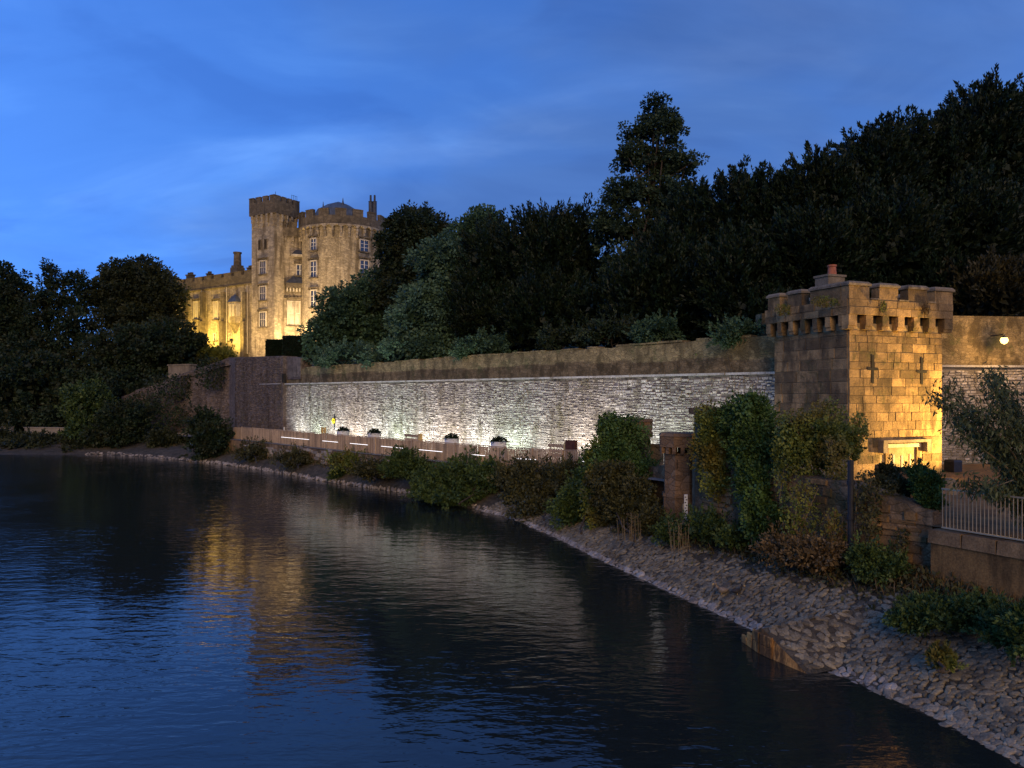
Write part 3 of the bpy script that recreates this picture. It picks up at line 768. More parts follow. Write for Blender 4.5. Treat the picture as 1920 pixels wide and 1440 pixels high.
# oriel with small roof, balcony and twin-arched window below
mb = MB(); z0 = zz(482, Yw)
mb.add([(*(c - bd * 1.1 + bn * 0), z0 + .3), (*(c + bd * 1.1), z0 + .3), (*(c + bd * .95 + bn * .7), z0 + .3), (*(c - bd * .95 + bn * .7), z0 + .3), (*(c - bd * .3), z0 + 1.05), (*(c + bd * .3), z0 + 1.05)], [(0, 1, 2, 3), (3, 2, 5, 4), (0, 3, 4), (2, 1, 5)])
orf = mb.build('oriel_roof', M['lead'], CASTLE)
mb = MB(); mb.obox(c + bn * .37, bd, bn, 1.05, .37, z0 + .08, z0 + .298)
mb.build('oriel_cornice', M['trim'], CASTLE)
for i in range(9):
    mb = MB(); mb.obox(c + bn * .64 + bd * (-.95 + 1.9 * i / 8), bd, bn, .06, .07, z0 - .12, z0 + .078); mb.build('dentil', M['trim'], CASTLE)
window(CASTLE, c + bd * .25 + bn * .02, bd, bn, .85, zz(497, Yw) - zz(516, Yw), zz(516, Yw), cols=2, rows=2, hood=True, bars='white_paint')
c2, Y2 = bay_at(553); zb0, zb1 = zz(541, Y2), zz(532, Y2)
mb = MB(); mb.obox(c2 + bn * .4, bd, bn, 1.3, .4, zb0, zb1); bal = mb.build('balcony', M['castle_dark'], CASTLE)
mb = MB(); mb.add([(*(c2 - bd * 1.35), zb1 + .01), (*(c2 + bd * 1.35), zb1 + .01), (*(c2 + bd * 1.35 + bn * .85), zb1 + .01), (*(c2 - bd * 1.35 + bn * .85), zb1 + .01), (*(c2 - bd * .2), zb1 + 1.2), (*(c2 + bd * 1.3), zb1 + 1.2)], [(0, 1, 2, 3), (3, 2, 5, 4), (0, 3, 4), (2, 1, 5)]); mb.build('balcony_roof', M['lead'], bal)
for i in range(6):
    mb = MB(); mb.obox(c2 + bn * .3 + bd * (-1.1 + 2.2 * i / 5), bd, bn, .1, .3, zb0 - .5, zb0 - .003, .0); mb.build('bracket', M['trim'], bal)
c3, Y3 = bay_at(551)
for (u, w) in ((-.45, .75), (.55, .5)):
    wn = window(CASTLE, c3 + bd * u + bn * .02, bd, bn, w, zz(566, Y3) - zz(609, Y3), zz(609, Y3), cols=1, rows=2, hood=False, bars='white_paint', pane='trim')
mb = MB(); zq = zz(560, Y3)
mb.obox(c3 + bn * .2, bd, bn, 1.3, .25, zq, zq + .18)
for i in range(5): mb.obox(c3 + bn * .2 + bd * (-1.0 + .5 * i), bd, bn, .12, .1, zq + .18, zq + (.55 if i == 2 else .4), .05)
mb.build('crest', M['castle_dark'], CASTLE)
for px in (578.5,):
    c, Yw = bay_at(577); mb = MB(); q_ = c + bn * .15; mb.tube([(*q_, CB - 1), (*q_, 29.4)], [.09, .09], 6); mb.build('downpipe', M['castle_dark'], CASTLE)

# long wing to the left
Wg0 = at(474, 600, 114.6); Wg0 = np.array([Wg0.x, Wg0.y]); wa = math.radians(146); wd = np.array([math.cos(wa), math.sin(wa)]); wn_ = np.array([-wd[1], wd[0]]); wn_ = wn_ if wn_ @ (-Wg0) > 0 else -wn_
LW = 34.0
WT = zz(520, 114.6)
mb = MB(); mb.obox(Wg0 + wd * LW / 2 - wn_ * 5, wd, wn_, LW / 2, 5, CB - 2, WT - .8); mb.build('wing_wall', M['castle'], CASTLE)
mb = MB(); mb.obox(Wg0 + wd * LW / 2 + wn_ * .1, wd, wn_, LW / 2, .16, WT - .95, WT - .803); mb.build('string_course', M['castle_dark'], CASTLE)
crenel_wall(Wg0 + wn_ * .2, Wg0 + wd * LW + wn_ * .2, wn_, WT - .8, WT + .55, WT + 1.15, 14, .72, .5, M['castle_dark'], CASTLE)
mb = MB(); z0 = WT + .2; a_, b_ = Wg0 - wn_ * .9, Wg0 + wd * LW - wn_ * .9
mb.add([(*a_, z0), (*b_, z0), (*(b_ - wn_ * 4.2), z0 + 2.3), (*(a_ - wn_ * 4.2), z0 + 2.3), (*(b_ - wn_ * 8.4), z0), (*(a_ - wn_ * 8.4), z0)], [(0, 1, 2, 3), (3, 2, 4, 5), (0, 3, 5), (1, 4, 2)])
mb.build('roof', M['copper'], CASTLE)
def wing_u(px):
    k_ = (px - 960) / F; return float((k_ * Wg0[1] - Wg0[0]) / (wd[0] - k_ * wd[1]))
for px in (463, 422.5, 383, 350):
    u = wing_u(px); c = Wg0 + wd * u
    mb = MB(); mb.obox(c + wn_ * .45, wd, wn_, .38, .45, CB - 2, zz(603, c[1])); mb.obox(c + wn_ * .28, wd, wn_, .36, .28, zz(603, c[1]) + .002, zz(548, c[1]), 0); mb.build('buttress', M['castle_dark'], CASTLE)
for px in (466, 427, 380):
    u = wing_u(px); c = Wg0 + wd * u + wn_ * .22
    mb = MB(); mb.tube([(*c, CB), (*c, WT - 1)], [.075, .075], 6); mb.build('downpipe', M['trim'], CASTLE)
for px in (405.5, 368, 332, 300):
    u = wing_u(px); c = Wg0 + wd * u
    window(CASTLE, c - wn_ * .02, wd, wn_, .95, zz(566, c[1]) - zz(598, c[1]), zz(598, c[1]), cols=1, rows=1, hood=True, bars='trim', pane='trim')
for px in (404, 432):
    u = wing_u(px); c = Wg0 + wd * u
    window(CASTLE, c - wn_ * .02, wd, wn_, .4, 1.0, zz(638, c[1]), cols=1, rows=2, hood=False, bars='white_paint')
# oriel on the wing
u = wing_u(442); c = Wg0 + wd * u; Yw = c[1]
z0, z1 = zz(606, Yw), zz(567, Yw)
def half_oct(r): return [c + wd * r * math.cos(a) + wn_ * r * .95 * math.sin(a) for a in (0, math.pi / 4 * .9, math.pi / 4 * 3.1, math.pi)]
mb = MB()
pr = half_oct(1.15)
mb.add([(*q_, z0) for q_ in pr] + [(*q_, z1) for q_ in pr], [(0, 1, 5, 4), (1, 2, 6, 5), (2, 3, 7, 6), (3, 2, 1, 0), (4, 5, 6, 7)])
ori = mb.build('oriel', M['castle_smooth'], CASTLE)
for i in range(3):
    m_ = (pr[i] + pr[i + 1]) / 2; uu = (pr[i + 1] - pr[i]); L_ = np.linalg.norm(uu); uu = uu / L_; nn = np.array([uu[1], -uu[0]]); nn = nn if nn @ (m_ - c) > 0 else -nn
    for s_ in (-1, 1):
        mb = MB(); mb.obox(m_ + uu * s_ * L_ * .21 + nn * .02, uu, nn, L_ * .15, .03, z0 + 1.0, z1 - .3); mb.build('pane', M['trim'], ori)
mb = MB(); pr2 = half_oct(1.3); tip = c + wn_ * .1
mb.add([(*q_, z1) for q_ in pr2] + [(*(c + (q_ - c) * .6), z1 + .75) for q_ in pr2] + [(*tip, z1 + 1.25)], [(0, 1, 5, 4), (1, 2, 6, 5), (2, 3, 7, 6), (4, 5, 8), (5, 6, 8), (6, 7, 8), (0, 3, 2, 1)]); mb.build('oriel_roof', M['slate'], ori)
for k_ in (1.0, .62):
    pass
mb = MB(); pr3 = half_oct(.25); zt_ = zz(625, Yw)
mb.add([(*q_, z0 - .002) for q_ in half_oct(1.1)] + [(*q_, zt_) for q_ in pr3], [(0, 4, 5, 1), (1, 5, 6, 2), (2, 6, 7, 3), (4, 7, 6, 5)]); mb.build('oriel_bracket', M['castle_dark'], ori)
# chimneys on the wing
u = wing_u(428.5); c = Wg0 + wd * u - wn_ * 1.6; Yw = c[1]
mb = MB(); mb.obox(c, wd, wn_, .85, .7, WT, zz(502, Yw), 0); mb.obox(c, wd, wn_, .72, .6, zz(502, Yw) + .002, zz(498, Yw)); mb.lathe(c, [(.62, zz(498, Yw)), (.56, zz(476, Yw)), (.68, zz(475.5, Yw)), (.68, zz(473, Yw)), (.3, zz(472.5, Yw))], 8, cap=True)
mb.build('chimney', M['castle_dark'], CASTLE)
for px, py, w in ((465, 500, .5), (388, 511, .4), (352, 513, .8)):
    u = wing_u(px); c = Wg0 + wd * u - wn_ * .5; mb = MB(); mb.obox(c, wd, wn_, w * .75, .4, WT, zz(py + 4, c[1])); mb.obox(c, wd, wn_, w * .9, .5, zz(py + 4, c[1]) + .002, zz(py + 2, c[1]))
    for s_ in (-.4, .4): mb.obox(c + wd * s_ * w, wd, wn_, w * .22, .2, zz(py + 2, c[1]) + .002, zz(py - 2, c[1]))
    mb.build('chimney', M['castle_dark'], CASTLE)

# floodlights at the castle's foot
def spot(name, loc, target, watt, col, ang=110, blend=.6, size=.15):
    l = bpy.data.lights.new(name, 'SPOT'); l.energy = watt; l.color = col; l.spot_size = math.radians(ang); l.spot_blend = blend; l.shadow_soft_size = size
    o = bpy.data.objects.new(name, l); o.location = loc
    o.rotation_euler = (Vector(target) - Vector(loc)).to_track_quat('-Z', 'Y').to_euler(); COL.objects.link(o); return o
def flood(loc, target, watt, col, label, ang=110, fixture=True, grp=None):
    loc = Vector(loc); d = (Vector(target) - loc).normalized(); h = Vector((d.x, d.y, 0)).normalized(); s_ = np.array([-h.y, h.x])
    root = empty('floodlight', (loc.x, loc.y, loc.z - .35), label, 'floodlight', grp)
    hh = np.array([h.x, h.y]); c = np.array([loc.x, loc.y])
    mb = MB(); mb.obox(c - hh * .12, hh, s_, .1, .2, loc.z - .18, loc.z + .14, .03); mb.build('housing', M['black_metal'], root)
    mb = MB(); mb.obox(c - hh * .12, hh, s_, .05, .05, loc.z - .5, loc.z - .182); mb.build('stand', M['black_metal'], root)
    lo = spot('flood_lamp', loc + d * .12, target, watt, col, ang)
    lo.parent = root; lo.location = loc + d * .12 - root.location
    return root
WARM = (1.0, 0.68, 0.30); YEL = (1.0, 0.66, 0.13)
for i, (u, wt) in enumerate(((3.0, 3200), (9.5, 4200), (16.5, 3600), (24.0, 2500))):
    c = Wg0 + wd * u + wn_ * 3.2
    flood((*c, CB + 1.5), (*(Wg0 + wd * u), CB + 4.5), wt, YEL, ['yellow floodlight at the foot of the castle wing nearest the square turret', 'yellow floodlight below the castle wing oriel', 'yellow floodlight below the castle wing narrow windows', 'yellow floodlight at the far left of the castle wing'][i], 160, grp='castle floodlights')
c = TC + nl * 5.5 + tl * 2.2; flood((*c, CB + 1.5), (*(TC + tl * 2.6), CB + 6), 3400, WARM, 'warm floodlight before the square castle turret', 150, grp='castle floodlights')
c = (B0 + B1) / 2 + bn * 4.0 - bd * .5; flood((*c, CB + 1.5), (*((B0 + B1) / 2), CB + 5), 3000, (1.0, .72, .36), 'warm floodlight before the recessed castle bay', 150, grp='castle floodlights')
c = RC + (view * .85 - side * .25) * (RR + 6.5); flood((*c, CB + 1.5), (*(RC + view * RR), CB + 6), 7500, (1.0, .72, .40), 'warm floodlight before the round castle tower', 150, grp='castle floodlights')
c = RC + (view * .6 + side * .8) * (RR + 6.0); flood((*c, CB + 1.5), (*(RC + (view * .5 + side * .8) * RR), CB + 6), 3000, (1.0, .72, .42), 'warm floodlight right of the round castle tower', 150, grp='castle floodlights')

# ------------------------------------------------------------------ gate tower
GP = np.array([13.8, 31.5]); gu = np.array([0.928, 0.371]); gv = np.array([-0.371, 0.928])
GLu, GLv, GI = 5.95, 5.07, 0.3
gnr, gnl = -gv, -gu                          # outward normals of the right (lit) and the left face
GATE = empty('gate_tower', (*(GP + gu * GLu / 2 + gv * GLv / 2), 2.94), 'square crenellated gate tower lit amber on its right face, with cross-shaped arrow slits', 'tower')
def gz(py, Y=31.5): return CAMZ + (HZ - py) / F * Y
Z_COR0, Z_COR1, Z_CREN, Z_TOP = 9.19, 9.80, 10.45, 11.15
gc = GP + gu * GLu / 2 + gv * GLv / 2
mb = MB(); mb.obox(gc, gu, gv, GLu / 2 - GI - .018, GLv / 2 - GI - .018, 2.0, Z_COR0 + .3); mb.build('tower_core', M['ashlar_joint'], GATE)
mb = MB(); mb.obox(gc, gu, gv, GLu / 2 - .018, GLv / 2 - .018, Z_COR1 + .03, Z_CREN - .05); mb.build('parapet_core', M['ashlar_joint'], GATE)
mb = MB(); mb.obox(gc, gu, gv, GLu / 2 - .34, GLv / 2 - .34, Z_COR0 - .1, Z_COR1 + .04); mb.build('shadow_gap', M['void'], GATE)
# shared stone block: unit box with slightly dressed edges
def block_mesh():
    b = .5; i = .5
    vs = [(-b, 0, -b), (b, 0, -b), (b, 0, b), (-b, 0, b), (-b, .75, -b), (b, .75, -b), (b, .75, b), (-b, .75, b), (-.47, 1, -.45), (.47, 1, -.45), (.47, 1, .45), (-.47, 1, .45)]
    fs = [(0, 1, 5, 4), (1, 2, 6, 5), (2, 3, 7, 6), (3, 0, 4, 7), (4, 5, 9, 8), (5, 6, 10, 9), (6, 7, 11, 10), (7, 4, 8, 11), (8, 9, 10, 11)]
    me = bpy.data.meshes.new('block'); me.from_pydata(vs, [], [f[::-1] for f in fs]); me.materials.append(M['ashlar']); return me
BLOCK = block_mesh()
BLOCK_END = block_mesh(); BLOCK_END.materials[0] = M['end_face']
def block(parent, c, d, n, l, h, z, dep, name='stone_block', me=None):
    """dressed block centred at c on a face with direction d, outward normal n"""
    o = bpy.data.objects.new(name, me or BLOCK)
    m = Matrix(((d[0] * l, n[0] * dep, 0, c[0]), (d[1] * l, n[1] * dep, 0, c[1]), (0, 0, h, z + h / 2), (0, 0, 0, 1)))
    o.matrix_local = Matrix.Translation(-parent_loc(parent)) @ m
    link(o, parent); return o
r = np.random.default_rng(11)
HOLES_R = [(1635, 666, 719), (1727, 671, 721)]
def u_on_right(px):
    k_ = (px - 960) / F; o_ = GP + gv * GI
    return float((k_ * o_[1] - o_[0]) / (gu[0] - k_ * gu[1]))
slit_u = [u_on_right(1635), u_on_right(1727)]
def course_blocks(o_, d, n, L_, z0, z1, hs, ls, skipf, dep=.036):
    z = z0
    while z < z1 - .12:
        h = r.uniform(*hs)
        if z + h > z1 - .15: h = z1 - z
        x = 0.0
        while x < L_ - .02:
            l = r.uniform(*ls)
            if x + l > L_ - .28: l = L_ - x
            if not skipf(x, x + l, z, z + h):
                block(GATE, o_ + d * (x + l / 2) - n * .02, d, n, l - .014, h - .014, z + .007, dep + r.uniform(-.012, .02))
            x += l
        z += h
Zs = [(gz(719, 32.5), gz(666, 32.5)), (gz(721, 33.4), gz(671, 33.4))]
zbar = [gz(692, 32.5), gz(697, 33.4)]
win_u0, win_u1 = u_on_right(1660), u_on_right(1722)
win_z1 = gz(838, 33.2)
def skip_r(x0, x1, z0, z1):
    if x1 > win_u0 and x0 < win_u1 and z0 < win_z1: return True
    return False
course_blocks(GP + gv * GI, gu, gnr, GLu, 2.9, Z_COR0, (.34, .5), (.42, .85), lambda a, b, c, d: b < GI + .05 or a > GLu - GI - .02 or skip_r(a, b, c, d)) if False else None
course_blocks(GP + gv * GI + gu * GI, gu, gnr, GLu - 2 * GI, 2.9, Z_COR0, (.27, .44), (.32, .88), lambda a, b, c, d: skip_r(a + GI, b + GI, c, d))
course_blocks(GP + gu * GI + gv * (GI + .06), gv, gnl, GLv - 2 * GI - .06, 4.4, Z_COR0, (.38, .52), (.55, 1.0), lambda a, b, c, d: False)
course_blocks(GP, gu, gnr, GLu, Z_COR1, Z_CREN, (.3, .34), (.6, 1.1), lambda a, b, c, d: False)
course_blocks(GP + gv * .06, gv, gnl, GLv - .06, Z_COR1, Z_CREN, (.3, .34), (.6, 1.1), lambda a, b, c, d: False)
mb = MB(); mb.obox(GP + gu * (GLu - .02) + gv * GLv / 2, gu, gv, .04, GLv / 2 - .06, Z_COR1, Z_CREN); mb.obox(GP + gu * GLu / 2 + gv * (GLv - .02), gu, gv, GLu / 2 - .1, .04, Z_COR1, Z_CREN); mb.build('parapet_back', M['ashlar'], GATE)
# corbels under the parapet
def corbels(o_, d, n, L_, edges):
    for a, b in edges:
        c = o_ + d * (a + b) / 2; w = (b - a) / 2
        mb = MB(); mb.obox(c - n * .2, d, n, w, .2, Z_COR0 + .16, Z_COR1 - .003); mb.obox(c - n * .22, d, n, w - .003, .17, Z_COR0 + .02, Z_COR0 + .158); mb.build('corbel', M['ashlar'], GATE)
gap = [(1607, 1624), (1637, 1655), (1667, 1684), (1696, 1714), (1725, 1742), (1754, 1771)]
def u_par(px):
    k_ = (px - 960) / F; return float((k_ * GP[1] - GP[0]) / (gu[0] - k_ * gu[1]))
def v_par(px):
    k_ = (px - 960) / F; return float((k_ * GP[1] - GP[0]) / (gv[0] - k_ * gv[1]))
ge = [(u_par(a), u_par(b)) for a, b in gap]
ed = [(0.0, ge[0][0])] + [(ge[i][1], ge[i + 1][0]) for i in range(5)] + [(ge[5][1], GLu)]
corbels(GP, gu, gnr, GLu, ed)
gw = GLv / 6.5
ed = [(0.42, .58)] + [(.58 + .45 + i * .735, .58 + .735 + i * .735) for i in range(6)]
corbels(GP, gv, gnl, GLv, ed)
# merlons with weathered copings
def merlon(o_, d, n, a, b, th=.42, mat='ashlar'):
    c = o_ + d * (a + b) / 2 - n * th / 2
    mb = MB(); mb.obox(c, d, n, (b - a) / 2, th / 2, Z_CREN + .002, Z_TOP - .15); me_ = mb.build('merlon', M[mat], GATE)
    mb = MB(); mb.obox(c, d, n, (b - a) / 2 + .06, th / 2 + .07, Z_TOP - .148, Z_TOP - .06); mb.obox(c, d, n, (b - a) / 2 + .06, th / 2 + .07, Z_TOP - .06, Z_TOP + .03, .09); mb.build('coping', M['coping'], me_)
me_r = [(1592, 1630), (1649, 1684), (1703, 1738), (1753, 1787)]
for a, b in me_r: merlon(GP, gu, gnr, max(0, u_par(a)), min(GLu, u_par(b)))
for a, b in ((1519, 1590), (1477, 1503), (1440, 1462)):
    merlon(GP, gv, gnl, max(.44, v_par(b)), min(GLv, v_par(a)))
for a, b in ((.6, 1.9), (2.6, 3.8), (4.4, 5.3)): merlon(GP + gv * GLv, gu, gv, a, b, mat='castle_dark')  # far merlons in darker stone: shade of their inner sides put into the colour
for a, b in ((.5, 1.6), (2.2, 3.3), (3.8, 4.5)): merlon(GP + gu * GLu, gv, gu, a, b, mat='castle_dark')  # right-hand merlons take the same dark stone for their inner shade
for a, b in me_r[:3]:
    pass
for i in range(3):
    a, b = u_par(me_r[i][1]), u_par(me_r[i + 1][0])
    mb = MB(); mb.obox(GP + gu * (a + b) / 2 - gnr * .2, gu, gnr, (b - a) / 2 - .01, .27, Z_CREN + .002, Z_CREN + .06); mb.build('crenel_sill', M['coping'], GATE)
# arrow slits: flat near-black crosses on the face, slit shade put into the colour
for i in range(2):
    c = GP + gv * GI + gu * slit_u[i] + gnr * 0.045
    mb = MB(); mb.obox(c, gu, gnr, .06, .006, Zs[i][0], Zs[i][1]); mb.obox(c, gu, gnr, .29, .0055, zbar[i] - .055, zbar[i] + .055); mb.build('arrow_slit', M['void'], GATE)
# low window with hood
c = GP + gv * GI + gu * (win_u0 + win_u1) / 2; ww = (win_u1 - win_u0)
mb = MB(); mb.obox(c - gnr * .12, gu, gnr, ww / 2, .05, 2.9, win_z1); wwin = mb.build('gate_window', M['void'], GATE)
for s_ in (-1, 1):
    mb = MB(); mb.obox(c + gu * s_ * (ww / 2 - .06) + gnr * .0, gu, gnr, .1, .06, 2.9, win_z1); mb.build('jamb', M['ashlar'], wwin)
for x in (-.25, .0, .25):
    mb = MB(); mb.obox(c + gu * x * ww - gnr * .03, gu, gnr, .05, .04, 2.9, win_z1 - .35 + abs(x) * .2); mb.build('picket', M['trim'], wwin)
mb = MB(); mb.obox(c + gnr * .02, gu, gnr, ww / 2 + .05, .07, win_z1 + .002, win_z1 + .16); mb.build('lintel', M['trim'], wwin)
mb = MB(); zh = win_z1 + .22
mb.obox(c + gnr * .15, gu, gnr, ww / 2 + .42, .16, zh, zh + .12)
for s_ in (-1, 1): mb.obox(c + gnr * .15 + gu * s_ * (ww / 2 + .3), gu, gnr, .13, .155, zh - .42, zh - .003)
mb.build('hood', M['coping'], wwin)
# chimney with clay pot
cc = at(1556, 530, 34.6); cc = np.array([cc.x, cc.y]); mb = MB(); mb.obox(cc, gu, gv, .48, .4, 10.2, gz(521, 34.6)); mb.obox(cc, gu, gv, .53, .45, gz(521, 34.6) + .002, gz(517, 34.6)); chm = mb.build('chimney', M['coping'], GATE)
mb = MB(); c_ = at(1560, 517, 34.6); z0 = gz(517, 34.6); mb.lathe((c_.x, c_.y), [(.2, z0), (.17, z0 + .38), (.2, z0 + .40), (.2, z0 + .48), (.13, z0 + .48)], 12, cap=True); mb.build('chimney_pot', M['terracotta'], chm, smooth=False)

# amber flood for the lit face
c = GP + gu * 7.8 + gnr * 3.1
flood((*c, 3.45), (*(GP + gu * 3.6), 5.9), 9000, (1.0, .62, .17), 'amber floodlight on the quay right of the gate tower', 74)
# wall lamp
lp = at(1883, 638, 38.9)
LAMP = empty('wall_lamp', lp, 'bright orange wall lamp glowing on the brown wall right of the gate tower', 'lamp')
mb = MB(); mb.lathe((lp.x, lp.y), [(.02, lp.z - .2), (.14, lp.z - .13), (.19, lp.z), (.14, lp.z + .13), (.02, lp.z + .2)], 14, cap=True); mb.build('globe', M['lamp_glow'], LAMP, smooth=True)
mb = MB(); mb.tube([(lp.x, lp.y, lp.z + .17), (lp.x, lp.y, lp.z + .3), (lp.x, lp.y + 1.1, lp.z + .3)], [.03, .03, .03], 6); mb.build('bracket', M['black_metal'], LAMP)
mb = MB(); mb.lathe((lp.x, lp.y), [(.17, lp.z + .13), (.05, lp.z + .22)], 12, cap=True); mb.build('cap', M['black_metal'], LAMP)
pl = bpy.data.lights.new('lamp_light', 'POINT'); pl.energy = 420; pl.color = (1.0, .58, .2); pl.shadow_soft_size = .16
po = bpy.data.objects.new('lamp_light', pl); COL.objects.link(po); po.parent = LAMP; po.location = (0, -.3, -.05)

# ------------------------------------------------------------------ wall uplights
ULG = [(.95, .96, .95), (.80, 1.0, .92), (.90, .97, 1.0), (1.0, .93, .88)]
for i, t in enumerate(np.arange(1.5, 52, 3.4)):
    p = wl(t, 1.7); zg = float(np.interp(t, [0, 7, 14], [2.75, 2.35, 2.2]))
    if i == 0: zg = 2.7
    root = empty('uplight', (*p, zg), 'small recessed uplight at the foot of the long wall', 'uplight', 'uplights along the foot of the wall')
    mb = MB(); mb.lathe(p, [(.11, zg - .05), (.11, zg + .04), (.13, zg + .05), (.08, zg + .055)], 10); mb.build('housing', M['black_metal'], root)
    col = ULG[i % 4]
    lo = spot('uplight_lamp', (*p, zg + .1), (*wl(t, -.2), zg + 2.2), 950 * (.45 if i < 2 else 1) * rng.uniform(.6, 1.25), col, 128, .9, .08)
    lo.parent = root; lo.location = (0, 0, .1)
p = R0 + axr * 6.6 + nrr * .8
root = empty('uplight', (*p, 2.94), 'uplight at the foot of the wall right of the gate tower', 'uplight')
mb = MB(); mb.lathe(p, [(.11, 2.9), (.11, 2.98), (.13, 2.99), (.08, 2.995)], 10); mb.build('housing', M['black_metal'], root)
lo = spot('uplight_lamp', (*p, 3.04), (*(R0 + axr * 6.6), 5.6), 90, (.85, 1.0, .95), 120, .9, .08); lo.parent = root; lo.location = (0, 0, .1)

# ------------------------------------------------------------------ timber fence along the path
FEN = empty('timber_fence', (*wl(30, 4.4), 2.15), 'long brown vertical timber slat fence along the riverside path', 'fence')
fo = 4.4
def fz(t): return float(np.interp(t, [7.5, 10, 14], [2.4, 2.25, 2.17]))
def frail(t0, t1, z0, z1, o_, d, name, mat, parent):
    a, b = wl(t0, o_), wl(t1, o_); n_ = WN
    mb = MB(); mb.hexa([(*(a - n_ * d), fz(t0) + z0), (*(b - n_ * d), fz(t1) + z0), (*(b + n_ * d), fz(t1) + z0), (*(a + n_ * d), fz(t0) + z0), (*(a - n_ * d), fz(t0) + z1), (*(b - n_ * d), fz(t1) + z1), (*(b + n_ * d), fz(t1) + z1), (*(a + n_ * d), fz(t0) + z1)])
    return mb.build(name, mat, parent)
tt = np.arange(7.6, 55.2, 2.38)
for i in range(len(tt) - 1):
    frail(tt[i] + .06, tt[i + 1] - .06, 1.19, 1.24, fo, .035, 'top_rail', M['timber'], FEN)
    frail(tt[i] + .06, tt[i + 1] - .06, .12, .18, fo - .04, .02, 'bottom_rail', M['timber'], FEN)
for t in tt:
    a = wl(t, fo); mb = MB(); mb.obox(a, WD, WN, .05, .05, fz(t) - .3, fz(t) + 1.26); mb.build('fence_post', M['timber'], FEN)
Q = []; V = []; rs = np.random.default_rng(5)
nsl = 0
slat_me = None
for t in np.arange(7.75, 55, .135):
    if np.min(np.abs(tt - t)) < .08: continue
    a = wl(t, fo + .03); z0 = fz(t) + .05; z1 = fz(t) + 1.17 + rs.uniform(-.02, .02)
    if nsl < 300:
        if slat_me is None:
            mb = MB(); mb.obox((0, 0), WD, WN, .046, .014, 0, 1.12); so = mb.build('slat', M['timber'], FEN); slat_me = so.data; o = so
        else:
            o = bpy.data.objects.new('slat', slat_me); link(o, FEN)
        o.location = Vector((*a, z0)) - FEN.location; nsl += 1
    else:
        hw = WD * .046; hn = WN * .014
        c4 = [a - hw + hn, a + hw + hn, a + hw - hn, a - hw - hn]
        for i in range(4):
            p_, q_ = c4[i], c4[(i + 1) % 4]
            Q.append([(*p_, z0), (*q_, z0), (*q_, z1), (*p_, z1)]); V.append(.5)
quads('slats', np.array(Q), M['timber'], FEN, np.array(V), kind='stuff')
# light strips just inside the fence
def t_at(px, o_):
    k_ = (px - 960) / F; p0 = WA + WN * o_
    return float((k_ * p0[1] - p0[0]) / (WD[0] - k_ * WD[1]))
strips = [(527, 580), (604, 634), (656, 690), (714, 757), (785, 830), (882, 910), (960, 1006), (1082, 1126)]
names = ['at the left end of the fence', 'left of the leftmost white planter', 'between the two left white planters', 'right of the second white planter', 'left of the third white planter', 'between the two right white planters', 'right of the fourth white planter', 'at the right end by the rusty panel']
for (a, b), nm_ in zip(strips, names):
    t0, t1 = t_at(b, fo + .09), t_at(a, fo + .09)
    root = empty('light_strip', (*wl((t0 + t1) / 2, fo + .09), 2.8), 'glowing white light strip ' + nm_, 'light strip', 'light strips along the fence')
    frail(t0, t1, .60, .64, fo + .075, .014, 'strip_housing', M['steel'], root)
    ln = t1 - t0; x = t0 + .03
    while x < t1 - .1:
        l = min(rs.uniform(.8, 1.6), t1 - x); frail(x, x + l - .06, .612, .636, fo + .105, .012, 'light_tube', M['led'], root); x += l
# planters
pl_names = ['leftmost white round planter with dark low plants beside the fence', 'second white round planter from the left beside the fence', 'third white round planter from the left beside the fence', 'rightmost white round planter beside the fence']
PLANTERS = []
for px, nm_ in zip((643, 702, 847, 935), pl_names):
    t = t_at(px, 3.75); p = wl(t, 3.75)
    root = empty('planter', (*p, 2.2), nm_, 'planter', 'white planters on the path'); PLANTERS.append((root, p))
    R_ = .47
    mb = MB(); mb.lathe(p, [(R_ * .93, 2.2), (R_, 2.3), (R_, 3.62), (R_ - .05, 3.64), (R_ - .06, 3.5)], 28); mb.build('pot', M['planter'], root, smooth=False)
    mb = MB(); mb.lathe(p, [(R_ - .055, 3.55), (.01, 3.58)], 20); mb.build('soil', M['soil'], root)
# rusty panel, benches, posts
t = t_at(1071, 4.0); p = wl(t, 4.0)
mb = MB(); mb.obox(p, WD, WN, .36, .1, 2.25, 3.95); mb.obox(p, WD, WN, .37, .11, 3.95, 4.0); mb.build('rusty_panel', M['rust_panel'], label='dark rust-brown upright panel standing behind the fence', cat='panel')
t = t_at(1061, 3.9); p = wl(t, 3.9); mb = MB(); mb.obox(p, WD, WN, .09, .09, 2.3, 3.8); mb.obox(p, WD, WN, .1, .1, 3.8, 3.86, .04); mb.build('path_post', M['ochre_post'], label='ochre post beside the rust-brown panel', cat='post', group='ochre posts on the path')
for px, lab in ((604, 'thin ochre post left of the leftmost planter'), (609, 'second thin ochre post, just left of the leftmost planter'), (788, 'thick ochre post left of the third planter')):
    t = t_at(px, 3.9); p = wl(t, 3.9); w = .11 if px == 788 else .07
    mb = MB(); mb.obox(p, WD, WN, w, w, 2.2, 3.75); mb.obox(p, WD, WN, w + .01, w + .01, 3.75, 3.83, .03); mb.build('path_post', M['ochre_post'], label=lab, cat='post', group='ochre posts on the path')
t = t_at(533, 4.0); p = wl(t, 4.0); mb = MB(); mb.obox(p, WD, WN, .05, .05, 2.2, 3.6); mb.obox(p, WD, WN, .06, .06, 3.6, 3.64); mb.build('path_post', M['white_paint'], label='slim white post at the left end of the floodlit wall', cat='post')
